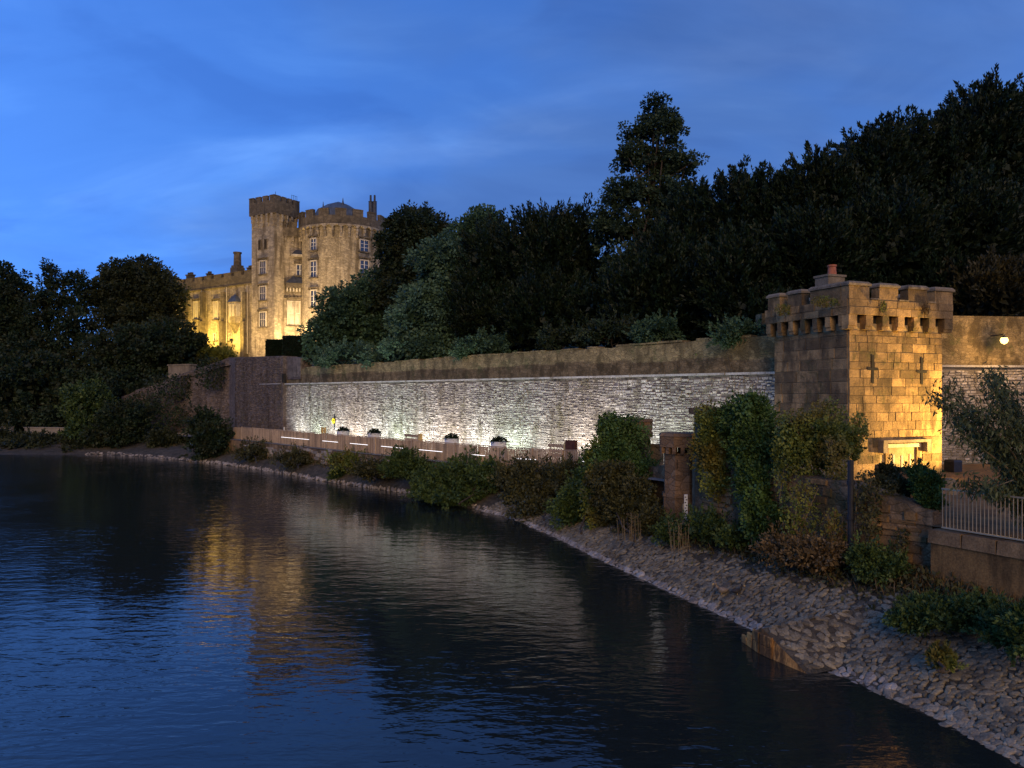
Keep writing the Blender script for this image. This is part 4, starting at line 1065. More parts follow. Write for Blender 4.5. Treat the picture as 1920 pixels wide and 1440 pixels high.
for px, lab in ((765, 'timber bench on the path left of the thick ochre post'), (1042, 'timber bench on the path beside the rust-brown panel')):
    t = t_at(px, 3.2); p = wl(t, 3.2)
    root = empty('bench', (*p, 2.2), lab, 'bench', 'benches on the path')
    for k_ in range(3):
        mb = MB(); mb.obox(p + WN * (-.2 + .17 * k_), WD, WN, .9, .075, 2.68, 2.74); mb.build('seat_slat', M['timber'], root)
    for k_ in range(3):
        mb = MB(); mb.obox(p - WN * .3, WD, WN, .9, .025, 2.9 + .28 * k_, 3.08 + .28 * k_); mb.build('back_slat', M['timber'], root)
    for s_ in (-.75, .75):
        mb = MB(); mb.obox(p + WD * s_ - WN * .03, WD, WN, .04, .24, 2.2, 2.675); mb.obox(p + WD * s_ - WN * .345, WD, WN, .04, .02, 2.2, 3.66); mb.build('leg', M['steel'], root)
# lifebuoy on the wall
t = t_at(625, .15); p = wl(t, .14); root = empty('lifebuoy', (*p, 3.9), 'small yellow lifebuoy hung on the floodlit wall', 'lifebuoy')
mb = MB(); pts = [(*(p + WD * .17 * math.cos(a)), 4.15 + .2 * math.sin(a)) for a in np.linspace(0, 2 * math.pi, 17)]; mb.tube(pts, [.07] * 17, 8, cap=False); mb.build('ring', M['yellow'], root)
mb = MB(); mb.obox(p - WN * .1, WD, WN, .1, .02, 3.4, 4.75); mb.build('bracket', M['black_metal'], root)

# ------------------------------------------------------------------ small turrets and river wall right of the fence
def oct_turret(name, c, R_, z0, z1, label, rot=0.3, corb=True, mat='turret', top=.55):
    root = empty(name, (*c, z0), label, 'turret')
    def ring(r_): return [(c[0] + r_ * math.cos(rot + k * math.pi / 4), c[1] + r_ * math.sin(rot + k * math.pi / 4)) for k in range(8)]
    def prism(mb, r0, r1, a, b, n=8):
        v0, v1 = ring(r0), ring(r1)
        mb.add([(*p, a) for p in v0] + [(*p, b) for p in v1], [(k, (k + 1) % 8, 8 + (k + 1) % 8, 8 + k) for k in range(8)] + [tuple(range(8))[::-1], tuple(range(8, 16))]); return mb
    mb = MB(); prism(mb, R_ * 1.06, R_ * 1.06, z0, z0 + (z1 - z0) * .35); prism(mb, R_ * 1.12, R_ * 1.1, z0 + (z1 - z0) * .35 + .002, z0 + (z1 - z0) * .35 + .14); prism(mb, R_, R_, z0 + (z1 - z0) * .35 + .142, z1 - top - .25); mb.build('shaft', M[mat], root)
    mb = MB(); prism(mb, R_ * 1.28, R_ * 1.28, z1 - top, z1 - .12); prism(mb, R_ * 1.34, R_ * 1.2, z1 - .118, z1); mb.build('parapet', M[mat], root)
    for k in range(16):
        a = rot + k * math.pi / 8; d = np.array([math.cos(a), math.sin(a)]); rr_ = R_ * (1.0 if k % 2 == 0 else math.cos(math.pi / 8)); s_ = np.array([-d[1], d[0]])
        mb = MB(); mb.obox(np.array(c) + d * (rr_ + .06), s_, d, .075, R_ * .15, z1 - top - .27, z1 - top - .003); mb.build('corbel', M[mat], root)
    a = rot + math.pi / 8
    return root
T1 = np.array([6.88, 31.3]); TUR = oct_turret('river_turret', T1, .72, 1.0, 4.95, 'small brown octagonal stone turret with corbelled top on the river wall', rot=.25)
a_ = math.atan2(-T1[1], -T1[0]) + .5
mb = MB(); p = T1 + np.array([-.62, -.62]); mb.obox(T1 + np.array([-.30, -.61]), np.array([.9, -.43]), np.array([-.43, -.9]), .03, .02, 3.55, 3.9); mb.build('slit', M['void'], TUR)
T2 = np.array([5.45, 37.0]); TUR2 = oct_turret('river_turret', T2, 1.05, 1.0, 5.35, 'ivy-smothered stone turret at the right end of the timber fence', rot=.1, mat='turret')
c = at(1207, 830, 36.4); c = np.array([c.x, c.y])
DT = oct_turret('corner_turret', c, .32, 2.6, 5.1, 'dark little corbelled turret beside the ivy-smothered turret', rot=.2, mat='castle_dark', top=.35)
mb = MB(); c2 = at(1222, 850, 36.6); mb.obox((c2.x, c2.y), np.array([.75, -.66]), np.array([.66, .75]), .55, .16, 2.6, 4.05); mb.obox((c2.x, c2.y), np.array([.75, -.66]), np.array([.66, .75]), .62, .22, 4.05, 4.16); mb.build('low_wall', M['castle_dark'], DT)
RW2 = empty('ivy_wall', (*BT[4], 1.0), 'ruined brown stone river wall half buried in ivy below the gate tower', 'wall')
pts = [BT[3] + np.array([.15, .35]), BT[4], BT[4] * .5 + BT[5] * .5, BT[5], BT[5] * .4 + BT[6] * .6, T1 + np.array([.35, -.2])]
mb = MB(); poly_wall(mb, pts, 0.8, [0.8] * 6, [3.3, 3.9, 3.95, 3.9, 4.4, 4.5]); mb.build('wall_core', M['river_wall'], RW2)
mb = MB(); poly_wall(mb, [T1 + np.array([-.2, .7]), (T1 + T2) / 2, T2 + np.array([.4, -1.0])], 0.7, [.8] * 3, [3.6, 3.3, 3.3]); mb.build('link_wall', M['river_wall'], RW2)
for i in range(3, 6):
    a_, b_ = (pts[1], pts[3], pts[5])[i - 3], None
for (a_, b_, zt, sd) in ((pts[0], pts[1], 3.3, 41), (pts[1], pts[2], 3.85, 42), (pts[2], pts[3], 3.85, 43), (pts[3], pts[4], 4.0, 44)):
    d = b_ - a_; L_ = float(np.linalg.norm(d)); d = d / L_; q_ = np.array([d[1], -d[0]]); q_ = q_ if q_ @ (-a_) > 0 else -q_
    rubble('wall_stones', M['cobble_far'] if False else M['rub_brown'], RW2, a_, d, L_, 1.0, lambda x, zt=zt: zt, q_, rowh=(.16, .32), lens=(.3, .8), depth=(.02, .08), seed=sd, skip=.2)
# tall ruined stub in the ivy
c = at(1352, 800, 29.3); c = np.array([c.x, c.y])
mb = MB(); mb.obox(c, np.array([.55, -.83]), np.array([.83, .55]), .95, .45, 1.0, 5.75); mb.obox(c, np.array([.55, -.83]), np.array([.83, .55]), 1.1, .6, 5.75, 6.0); mb.build('stub_wall', M['river_wall'], RW2)
# drainpipe
pp = at(1595, 1000, 22.2); root = empty('drainpipe', (pp.x, pp.y, 1.2), 'dark vertical drainpipe down the ivy-covered river wall', 'pipe')
mb = MB(); mb.tube([(pp.x, pp.y, 1.25), (pp.x, pp.y, 4.6)], [.085, .085], 10); mb.build('pipe', M['black_metal'], root)
for z in (1.9, 2.9, 3.9):
    mb = MB(); mb.tube([(pp.x, pp.y, z), (pp.x, pp.y, z + .12)], [.11, .11], 10); mb.build('pipe_joint', M['black_metal'], root)
# water gauge board
gp = at(1286, 950, 29.6); root = empty('gauge_board', (gp.x, gp.y, 1.5), 'narrow white water-level board in front of the brown turret', 'gauge board')
mb = MB(); mb.obox((gp.x, gp.y), np.array([1, 0]), np.array([0, 1]), .065, .015, 1.62, 2.66); mb.build('board', M['planter'], root)
for i in range(9):
    mb = MB(); mb.obox((gp.x + (.02 if i % 2 else -.02), gp.y - .018), np.array([1, 0]), np.array([0, 1]), .03, .002, 1.7 + i * .105, 1.74 + i * .105); mb.build('mark', M['black_metal'], root)
mb = MB(); mb.tube([(gp.x - .09, gp.y + .03, .9), (gp.x - .09, gp.y + .03, 2.3)], [.025, .025], 6); mb.build('stake', M['steel'], root)

# ------------------------------------------------------------------ quay block and railing, right
QB = empty('quay_block', (*BT[2], 1.3), 'brown masonry quay block with coping stones under the railing', 'wall')
qa, qb = np.array([11.16, 20.5]), np.array([13.9, 15.2])
qd = (qb - qa) / np.linalg.norm(qb - qa); qn = np.array([qd[1], -qd[0]]); qn = qn if qn @ (-qa) > 0 else -qn; LQ = float(np.linalg.norm(qb - qa)) + 6
mb = MB(); mb.obox(qa + qd * LQ / 2 - qn * 1.2, qd, qn, LQ / 2, 1.2, .7, 2.56); mb.build('wall_face', M['quay'], QB)
x = -.06
while x < LQ:
    l = r.uniform(.75, 1.15); mb = MB(); mb.obox(qa + qd * (x + l / 2) - qn * .5, qd, qn, l / 2 - .009, .56, 2.562, 2.9 + r.uniform(-.008, .008), .02); mb.build('coping_stone', M['quay_cap'], QB); x += l
mb = MB(); mb.obox(qa + qd * LQ / 2 - qn * 1.6, qd, qn, LQ / 2, .8, 2.57, 2.93); mb.build('paving', M['coping'], QB)
RL = empty('railing', (*(qa + qd * 2 - qn * .45), 2.9), 'thin steel railing of upright bars on the quay block', 'railing')
r0 = at(1766, 995, 20.3); r0 = np.array([r0.x, r0.y]); 
LRl = 11.0; zb_, zt_ = 2.97, 4.02
for z, w in ((zb_ + .03, .018), (zt_, .025)):
    mb = MB(); mb.obox(r0 + qd * LRl / 2, qd, qn, LRl / 2, w, z - .02, z + .02); mb.build('rail', M['steel'], RL)
bar = None
for i in range(int(LRl / .1)):
    p = r0 + qd * (.02 + i * .1)
    if bar is None:
        mb = MB(); mb.tube([(0, 0, 0), (0, 0, zt_ - zb_ - .04)], [.012, .012], 6); o = mb.build('bar', M['steel'], RL); bar = o.data
    else: o = bpy.data.objects.new('bar', bar); link(o, RL)
    o.location = Vector((*p, zb_ + .03)) - RL.location
# bollard stone, bin, low wall by the tower foot
p = at(1779, 905, 27.5); mb = MB(); mb.lathe((p.x, p.y), [(.24, 2.9), (.25, 3.35), (.2, 3.47), (.08, 3.52)], 12, cap=True); mb.build('stone_bollard', M['coping'], smooth=False, label='squat round stone bollard at the foot of the gate tower', cat='bollard')
p = at(1787, 880, 35.5); root = empty('litter_bin', (p.x, p.y, 2.94), 'black litter bin with a small white notice right of the gate tower', 'bin')
mb = MB(); mb.obox((p.x, p.y), gu, gv, .26, .26, 2.95, 3.4); mb.obox((p.x, p.y), gu, gv, .28, .28, 3.4, 3.5, .05); mb.build('body', M['black_metal'], root)
mb = MB(); mb.obox(np.array([p.x - .1, p.y]) + gnr * .265, gu, gnr, .09, .006, 3.15, 3.34); mb.build('notice', M['planter'], root)
LWq = empty('garden_wall', (*at(1700, 900, 27).xy, 2.9), 'low rough stone garden wall before the lit face of the gate tower', 'wall')
g0 = np.array(at(1640, 870, 27.5).xy); g1 = np.array(at(1768, 880, 26.0).xy); mb = MB(); poly_wall(mb, [g0, g0 * .5 + g1 * .5, g1], .45, [2.8] * 3, [4.0, 3.9, 3.45]); mb.build('wall_core', M['turret'], LWq)
d = (g1 - g0); L_ = float(np.linalg.norm(d)); d = d / L_; q_ = np.array([d[1], -d[0]]); q_ = q_ if q_ @ (-g0) > 0 else -q_
rubble('wall_stones', M['rub_brown'], LWq, g0, d, L_, 2.95, lambda x: 3.9 - .15 * x, q_, rowh=(.14, .26), lens=(.25, .6), seed=51)
# low pale walls on the far left bank
for (px0, px1, Y, zt, lab) in ((-20, 20, 97, 2.45, 'pale low wall at the far left of the river bank'), (46, 142, 95, 2.4, 'pale low wall left of the waterside shrubs'), (282, 348, 86, 2.15, 'pale low wall piece between the shrubs below the dark wall')):
    a, b = np.array(at(px0, 800, Y).xy), np.array(at(px1, 800, Y - 1.5).xy); mb = MB(); poly_wall(mb, [a, b], .4, [.8, .8], [zt, zt]); d = (b - a) / np.linalg.norm(b - a)
    mb.obox((a + b) / 2 + np.array([0, .2]), d, np.array([-d[1], d[0]]), np.linalg.norm(b - a) / 2 + .05, .28, zt + .002, zt + .1); mb.build('low_wall', M['path'], label=lab, cat='wall')

# ------------------------------------------------------------------ cobbles on the bank
def cobble_mesh(k):
    rr = np.random.default_rng(100 + k); n = 7; vs = []; rad = rr.uniform(.7, 1.2, n)
    for (s_, z) in ((1.0, -.25), (.97, .22), (.66, .48)):
        for j in range(n):
            a = 2 * math.pi * j / n + rr.uniform(-.25, .25); vs.append((.5 * s_ * rad[j] * math.cos(a), .5 * s_ * rad[j] * math.sin(a), z + rr.uniform(-.06, .06)))
    vs.append((rr.uniform(-.1, .1), rr.uniform(-.1, .1), .56))
    fs = [(i * n + j, i * n + (j + 1) % n, (i + 1) * n + (j + 1) % n, (i + 1) * n + j) for i in range(2) for j in range(n)] + [(2 * n + j, 2 * n + (j + 1) % n, 3 * n) for j in range(n)]
    return np.array(vs), fs
CM = [cobble_mesh(k) for k in range(7)]
CME = []
for k, (v, f) in enumerate(CM):
    me = bpy.data.meshes.new('cobble'); me.from_pydata(v.tolist(), [], f); me.materials.append(M['cobble']); CME.append(me)
r = np.random.default_rng(21)
cand = []
def groyne_h(x, y):
    """the stone ramp that juts into the water: ridge height at a point, or None"""
    a = np.array([6.15, 19.75]); b = np.array([9.2, 20.6]); d = b - a; L_ = np.linalg.norm(d); d = d / L_; n_ = np.array([-d[1], d[0]])
    q = np.array([x, y]) - a; u = q @ d; w = q @ n_
    if u < 0 or u > L_: return None
    hw = 0.95 + .35 * u / L_
    ww = w + .45
    hh = (.50 + .12 * u) * (1 - abs(ww) / (1.5 + .2 * u)) if w < .35 else (.5 + .12 * u) * (1 - (w + .45) / 1.15)
    return hh if hh > -.2 else None
def surf_z(x, y, z):
    h = groyne_h(x, y); return max(z, h) if h is not None else z
s = 0.2
def bank_n(s, v):
    a = bank(s + .02, v) - bank(s - .02, v); b = bank(s, v + .02) - bank(s, v - .02); n_ = a.cross(b).normalized(); return n_ if n_.z > 0 else -n_
while s < 8.6:
    i = int(s); seg = float(np.linalg.norm(BL[i + 1] - BL[i])) * .5 + .5 * float(np.linalg.norm(BT[i + 1] - BT[i]))
    p = bank(s, .4); dist = math.hypot(p.x, p.y)
    size = .152
    wid = float(np.linalg.norm(np.array(bank(s, 1).xy) - np.array(bank(s, 0).xy)))
    vmax = 0.97 if s < 2.6 else (.8 if s < 5 else .72)
    v = -.06; row = 0
    while v < vmax:
        sz = size * r.uniform(.8, 1.5) * (1.15 if v < .05 else 1)
        ss = s + r.uniform(-.35, .35) * size / seg
        q = bank(ss, v + r.uniform(-.2, .2) * size / wid)
        if r.random() < .13: sz *= 1.45
        mud = math.sin(q.x * 1.7 + 1) * math.sin(q.y * 1.3 + .5) + .5 * math.sin(q.x * 4.1 - q.y * 3.3)
        if (v < .05 or r.random() > .06 + .5 * max(0, mud - .75)) and (v < .72 * vmax or r.random() < 1.25 - v / vmax): cand.append((q.x, q.y, q.z, sz, r.uniform(0, 6.28), v, bank_n(ss, v)))
        v += size * .82 / wid
    s += size * .98 / seg
# the ramp as a mesh of its own with cobbles on it
GRO = empty('stone_ramp', (7.2, 19.8, -.3), 'cobbled stone ramp jutting into the water with a masonry end', 'ramp')
ga, gb = np.array([6.15, 19.75]), np.array([9.2, 20.6]); gd = (gb - ga) / np.linalg.norm(gb - ga); gn = np.array([-gd[1], gd[0]])
mb = MB(); vs = []; us = np.linspace(0, 3.1, 9); wsx = [-2.0, -1.4, -.9, -.45, -.1, .2, .5, .8]
for u in us:
    for w in wsx:
        ww = w + .45; pk = .62 + .10 * u
        h = pk * (1 - abs(ww) / (1.5 + .2 * u)) if ww < 0 else pk * (1 - ww / 1.2)
        if u == 0: h = h
        vs.append((*(ga + gd * (u + .12 * abs(ww)) + gn * w), max(h, -.35)))
nw = len(wsx)
fs = [(i * nw + j, (i + 1) * nw + j, (i + 1) * nw + j + 1, i * nw + j + 1) for i in range(len(us) - 1) for j in range(nw - 1)]
mb.add(vs, fs); mb.build('ramp_body', M['bank_soil'], GRO)
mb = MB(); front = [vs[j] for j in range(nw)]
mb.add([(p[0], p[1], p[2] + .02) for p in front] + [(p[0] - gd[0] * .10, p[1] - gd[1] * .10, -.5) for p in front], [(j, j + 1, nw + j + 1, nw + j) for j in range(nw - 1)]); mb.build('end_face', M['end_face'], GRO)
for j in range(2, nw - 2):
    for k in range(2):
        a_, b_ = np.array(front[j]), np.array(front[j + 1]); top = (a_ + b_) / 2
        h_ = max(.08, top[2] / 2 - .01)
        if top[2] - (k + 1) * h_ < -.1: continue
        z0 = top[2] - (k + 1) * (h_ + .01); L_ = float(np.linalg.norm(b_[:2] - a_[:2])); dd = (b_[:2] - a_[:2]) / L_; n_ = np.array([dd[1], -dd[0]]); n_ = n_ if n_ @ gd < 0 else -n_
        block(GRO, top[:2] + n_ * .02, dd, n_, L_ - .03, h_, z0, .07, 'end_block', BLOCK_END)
edge_pts = cand
in_ramp = []
for q in cand:
    u = (np.array([q[0], q[1]]) - ga) @ gd; w = (np.array([q[0], q[1]]) - ga) @ gn; ww = w + .45
    if -.1 < u < 2.7 and -1.55 < ww < 1.1 :
        pk = .62 + .10 * u; h = pk * (1 - abs(ww) / (1.5 + .2 * u)) if ww < 0 else pk * (1 - ww / 1.2)
        if h > q[2] - .03: continue
    in_ramp.append(q)
cand = in_ramp
def in_view(x, y, z):
    if y < 5: return False
    px = 960 + F * x / y; py = HZ - F * (z - CAMZ) / y
    return -20 < px < 1940 and py < 1460
cand.sort(key=lambda q: (0 if in_view(q[0], q[1], q[2]) else 1, math.hypot(q[0], q[1])))
def place_cobble(q, me, parent, name):
    x, y, z, sz, rot, v, nrm = q
    o = bpy.data.objects.new(name, me)
    m3 = nrm.to_track_quat('Z', 'Y').to_matrix().to_4x4() @ Matrix.Rotation(rot, 4, 'Z')
    o.matrix_local = Matrix.Translation(Vector((x, y, z + .01)) - parent_loc(parent)) @ m3 @ Matrix.Diagonal((sz * 1.12, sz * .78, sz * r.uniform(.22, .4), 1))
    link(o, parent)
def join_cobbles(name, qs, parent, mat):
    VV = []; FF = []; AV = []; k = 0
    for x, y, z, sz, rot, v, nrm in qs:
        ci = r.integers(0, 7); vv, ff = CM[ci]
        m3 = np.array((nrm.to_track_quat('Z', 'Y').to_matrix() @ Matrix.Rotation(rot, 3, 'Z')))
        P_ = (vv * np.array([sz * 1.12, sz * .78, sz * r.uniform(.22, .4)])) @ m3.T + np.array([x, y, z + .01])
        VV.append(P_); FF += [tuple(i + k for i in f) for f in ff]; AV += [r.random()] * len(ff); k += len(vv)
    if not VV: return
    P_ = np.concatenate(VV); c = P_.mean(0)
    me = bpy.data.meshes.new(name); me.from_pydata((P_ - c).tolist(), [], FF); me.materials.append(mat)
    at_ = me.attributes.new('v', 'FLOAT', 'FACE'); at_.data.foreach_set('value', np.array(AV, np.float32))
    o = bpy.data.objects.new(name, me); o.location = Vector(c) - parent_loc(parent); link(o, parent); tag(o, kind='stuff')
CME2 = []
for me in CME:
    m2 = me.copy(); m2.materials[0] = M['edge_near']; CME2.append(m2)
for q in cand[:295]: place_cobble(q, (CME2 if q[5] < .05 else CME)[r.integers(0, 7)], BANK, 'cobble')
rest = cand[295:]
join_cobbles('cobbles', [q for q in rest if q[5] >= .05], BANK, M['cobble_far'])
join_cobbles('edge_cobbles', [q for q in rest if q[5] < .05], BANK, M['edge_stone'])
# cobbles of the ramp
for i in range(380):
    u = r.uniform(.12, 2.9); ww = r.uniform(-1.45, 1.0); w = ww - .45
    pk = .62 + .10 * u; h = pk * (1 - abs(ww) / (1.5 + .2 * u)) if ww < 0 else pk * (1 - ww / 1.2)
    if h < .02: continue
    p = ga + gd * (u + .12 * abs(ww)) + gn * w
    sl = pk / (1.5 + .2 * u) if ww < 0 else -pk / 1.2
    nrm = Vector((-gn[0] * sl, -gn[1] * sl, 1)).normalized()
    place_cobble((p[0], p[1], h - .02, r.uniform(.16, .27), r.uniform(0, 6.28), 1, nrm), CME[r.integers(0, 7)], GRO, 'cobble')
# far waterline edging: pale kerb of stones
qs = []
s = 8.6
while s < 15.2:
    i = int(s); seg = float(np.linalg.norm(BL[i + 1] - BL[i])); q = bank(s, r.uniform(-.02, .12)); qs.append((q.x, q.y, q.z + .02, r.uniform(.16, .34), r.uniform(0, 6.28), 0, bank_n(s, .05))); s += .16 / seg
join_cobbles('edge_cobbles', qs, BANK, M['edge_stone'])

# ------------------------------------------------------------------ birds and litter
def on_bank(px, py, s0=0.2, s1=9.0):
    best = None
    for s_ in np.arange(s0, s1, .04):
        for v_ in np.arange(0, 1.0, .03):
            q = bank(s_, v_); e = (960 + F * q.x / q.y - px) ** 2 + (HZ - F * (q.z - CAMZ) / q.y - py) ** 2
            if best is None or e < best[0]: best = (e, q)
    return best[1]
def bird(px, py, z, pale, label, h=.24, face=-1):
    p = on_bank(px, py, 3.5, 6.0) + Vector((0, 0, .07)); root = empty('duck', (p.x, p.y, p.z - .02), label, 'bird', 'ducks on the cobbled bank')
    fx = face
    def ring_mesh(name, pts, rads, mat):
        mb = MB(); mb.tube(pts, rads, 10); return mb.build(name, mat, root, smooth=True)
    b = M['bird_pale'] if pale else M['bird_dark']
    X, Y, Z = p.x, p.y, p.z
    k = h / .24
    ring_mesh('body', [(X - fx * .17 * k, Y, Z + .10 * k), (X - fx * .12 * k, Y, Z + .105 * k), (X - fx * .03 * k, Y, Z + .10 * k), (X + fx * .06 * k, Y, Z + .11 * k), (X + fx * .10 * k, Y, Z + .16 * k), (X + fx * .105 * k, Y, Z + .21 * k), (X + fx * .125 * k, Y, Z + .25 * k), (X + fx * .155 * k, Y, Z + .25 * k), (X + fx * .17 * k, Y, Z + .245 * k)], [.008 * k, .045 * k, .075 * k, .068 * k, .04 * k, .028 * k, .036 * k, .03 * k, .012 * k], b)
    ring_mesh('beak', [(X + fx * .165 * k, Y, Z + .245 * k), (X + fx * .215 * k, Y, Z + .235 * k)], [.014 * k, .008 * k], M['ochre_post'])
    for sgn in (-1, 1):
        ring_mesh('leg', [(X, Y + sgn * .03 * k, Z + .06 * k), (X, Y + sgn * .03 * k, Z)], [.008, .007], M['ochre_post'])
        ring_mesh('wing', [(X + fx * .05 * k, Y + sgn * .055 * k, Z + .12 * k), (X - fx * .05 * k, Y + sgn * .07 * k, Z + .115 * k), (X - fx * .16 * k, Y + sgn * .03 * k, Z + .105 * k)], [.02 * k, .035 * k, .006], b)
bird(1354, 1119, 0, True, 'brown duck with pale breast standing on the cobbles', .33, -1)
bird(1379, 1119, 0, False, 'dark duck standing right of the brown one on the cobbles', .27, 1)
p = on_bank(1668, 1098, 2.0, 5.0); mb = MB(); mb.hexa([(p.x - .16, p.y - .03, p.z + .06), (p.x + .16, p.y + .02, p.z + .09), (p.x + .155, p.y + .06, p.z + .09), (p.x - .165, p.y + .01, p.z + .06), (p.x - .16, p.y - .03, p.z + .1), (p.x + .16, p.y + .02, p.z + .13), (p.x + .155, p.y + .06, p.z + .13), (p.x - .165, p.y + .01, p.z + .1)]); mb.build('litter_stick', M['planter'], label='short white stick lying at the top of the cobbles', cat='litter')

# ------------------------------------------------------------------ plants
def unit(rr, n):
    v = rr.normal(size=(n, 3)); return v / np.linalg.norm(v, axis=1, keepdims=True)
def norm(v): return v / (np.linalg.norm(v, axis=1, keepdims=True) + 1e-9)
def leaf_quads(rr, p, d, L, Wd, fold=.18):
    """diamond leaves: base point p, direction d, length L, width Wd -> (N,4,3)"""
    s = norm(np.cross(d, unit(rr, len(p)))); n = np.cross(d, s)
    L = L[:, None]; Wd = Wd[:, None]
    mid = p + d * L * .45 + n * L * fold * rr.uniform(-1, 1, (len(p), 1))
    return np.stack([p, mid + s * Wd * .5, p + d * L, mid - s * Wd * .5], axis=1)
def lobes_sample(rr, lobes, n, up=0.0, shell=(.72, 1.05)):
    """clump centres on the outer shell of a union of ellipsoids"""
    w = np.array([(l[1][0] * l[1][1] + l[1][0] * l[1][2] + l[1][1] * l[1][2]) for l in lobes]); w = w / w.sum()
    C = np.array([l[0] for l in lobes], float); R_ = np.array([l[1] for l in lobes], float)
    out_p, out_d = [], []
    tries = 0
    while sum(len(a) for a in out_p) < n and tries < 40:
        tries += 1
        k = rr.choice(len(lobes), n * 2, p=w); d = unit(rr, n * 2)
        keep = rr.random(n * 2) < np.clip(.75 + .6 * d[:, 2] + up, .2, 1); k, d = k[keep], d[keep]
        p = C[k] + R_[k] * d * rr.uniform(*shell, (len(k), 1))
        inside = np.zeros(len(k), bool)
        for j in range(len(lobes)):
            q = np.linalg.norm((p - C[j]) / R_[j], axis=1); inside |= (q < .68) & (k != j)
        out_p.append(p[~inside]); out_d.append(norm(d[~inside] / R_[k[~inside]]))
    return np.concatenate(out_p)[:n], np.concatenate(out_d)[:n]
def crown_broad(rr, lobes, n_clump, cr, per, leafL, inner=.25, shell=(.72, 1.1)):
    cp, cd = lobes_sample(rr, lobes, n_clump, shell=shell)
    rad = cr * rr.uniform(.55, 1.35, len(cp)); bright = np.clip(.5 + .22 * rr.normal(size=len(cp)), 0, 1)
    k = np.repeat(np.arange(len(cp)), per); N = len(k)
    u = unit(rr, N); u[:, 2] *= .75
    p = cp[k] + u * (rad[k] * rr.random(N) ** .4)[:, None]
    d = norm(u * .7 + cd[k] * .5 + unit(rr, N) * .7 + np.array([0, 0, -.15]))
    L = leafL * rr.uniform(.6, 1.25, N)
    v = np.clip(bright[k] + .18 * rr.normal(size=N), 0, 1)
    Q = [leaf_quads(rr, p, d, L, L * rr.uniform(.5, .75, N))]; V = [v]
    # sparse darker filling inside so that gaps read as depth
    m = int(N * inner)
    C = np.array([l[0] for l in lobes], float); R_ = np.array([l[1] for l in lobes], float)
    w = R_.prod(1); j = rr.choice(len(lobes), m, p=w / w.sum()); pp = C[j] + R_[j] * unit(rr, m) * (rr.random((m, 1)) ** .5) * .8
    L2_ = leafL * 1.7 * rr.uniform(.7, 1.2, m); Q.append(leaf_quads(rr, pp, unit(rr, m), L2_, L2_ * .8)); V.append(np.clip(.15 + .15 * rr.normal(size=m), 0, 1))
    return np.concatenate(Q), np.concatenate(V)
def crown_yew(rr, lobes, n_spray, sl, per, leafL, rise=.75):
    cp, cd = lobes_sample(rr, lobes, n_spray, shell=(.7, 1.0))
    sd = norm(cd * .75 + np.array([0, 0, rise]) + unit(rr, len(cp)) * .35)
    ln = sl * rr.uniform(.5, 1.5, len(cp)); bright = np.clip(.45 + .25 * rr.normal(size=len(cp)), 0, 1)
    k = np.repeat(np.arange(len(cp)), per); N = len(k)
    f = rr.random(N); wdt = (.42 * (1 - f) + .06) * ln[k]
    p = cp[k] + sd[k] * (f * ln[k])[:, None] + unit(rr, N) * (wdt * rr.random(N))[:, None]
    d = norm(sd[k] + unit(rr, N) * .6)
    L = leafL * rr.uniform(.7, 1.3, N)
    Q = [leaf_quads(rr, p, d, L, L * .38)]; V = [np.clip(bright[k] + .15 * rr.normal(size=N), 0, 1)]
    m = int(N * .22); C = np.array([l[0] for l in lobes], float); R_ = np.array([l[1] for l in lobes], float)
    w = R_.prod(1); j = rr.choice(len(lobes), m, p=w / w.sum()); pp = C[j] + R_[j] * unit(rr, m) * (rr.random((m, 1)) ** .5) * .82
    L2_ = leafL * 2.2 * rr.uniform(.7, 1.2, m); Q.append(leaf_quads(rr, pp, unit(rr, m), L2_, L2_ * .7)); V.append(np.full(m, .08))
    return np.concatenate(Q), np.concatenate(V)
def trunk(root, base, top, r0, lobes, mat, rr, limbs=8):
    base = Vector(base); top = Vector(top); mb = MB()
    mid = [base.lerp(top, f) + Vector((rr.normal(0, .12), rr.normal(0, .12), 0)) * (1 if 0 < f < 1 else 0) for f in (0, .08, .3, .6, 1)]
    mb.tube(mid, [r0 * 1.5, r0 * 1.1, r0 * .9, r0 * .6, r0 * .15], 9)
    for i in range(limbs):
        l = lobes[i % len(lobes)]; f = rr.uniform(.25, .8); s_ = base.lerp(top, f); u = unit(rr, 1)[0]; e = Vector(np.array(l[0]) + np.array(l[1]) * u * .75)
        m_ = s_.lerp(e, .5) + Vector((0, 0, -.04 * (e - s_).length)); mb.tube([s_, m_, e], [r0 * .38, r0 * .25, r0 * .06], 6)
    return mb.build('trunk', mat, root)
SEED = [1000]
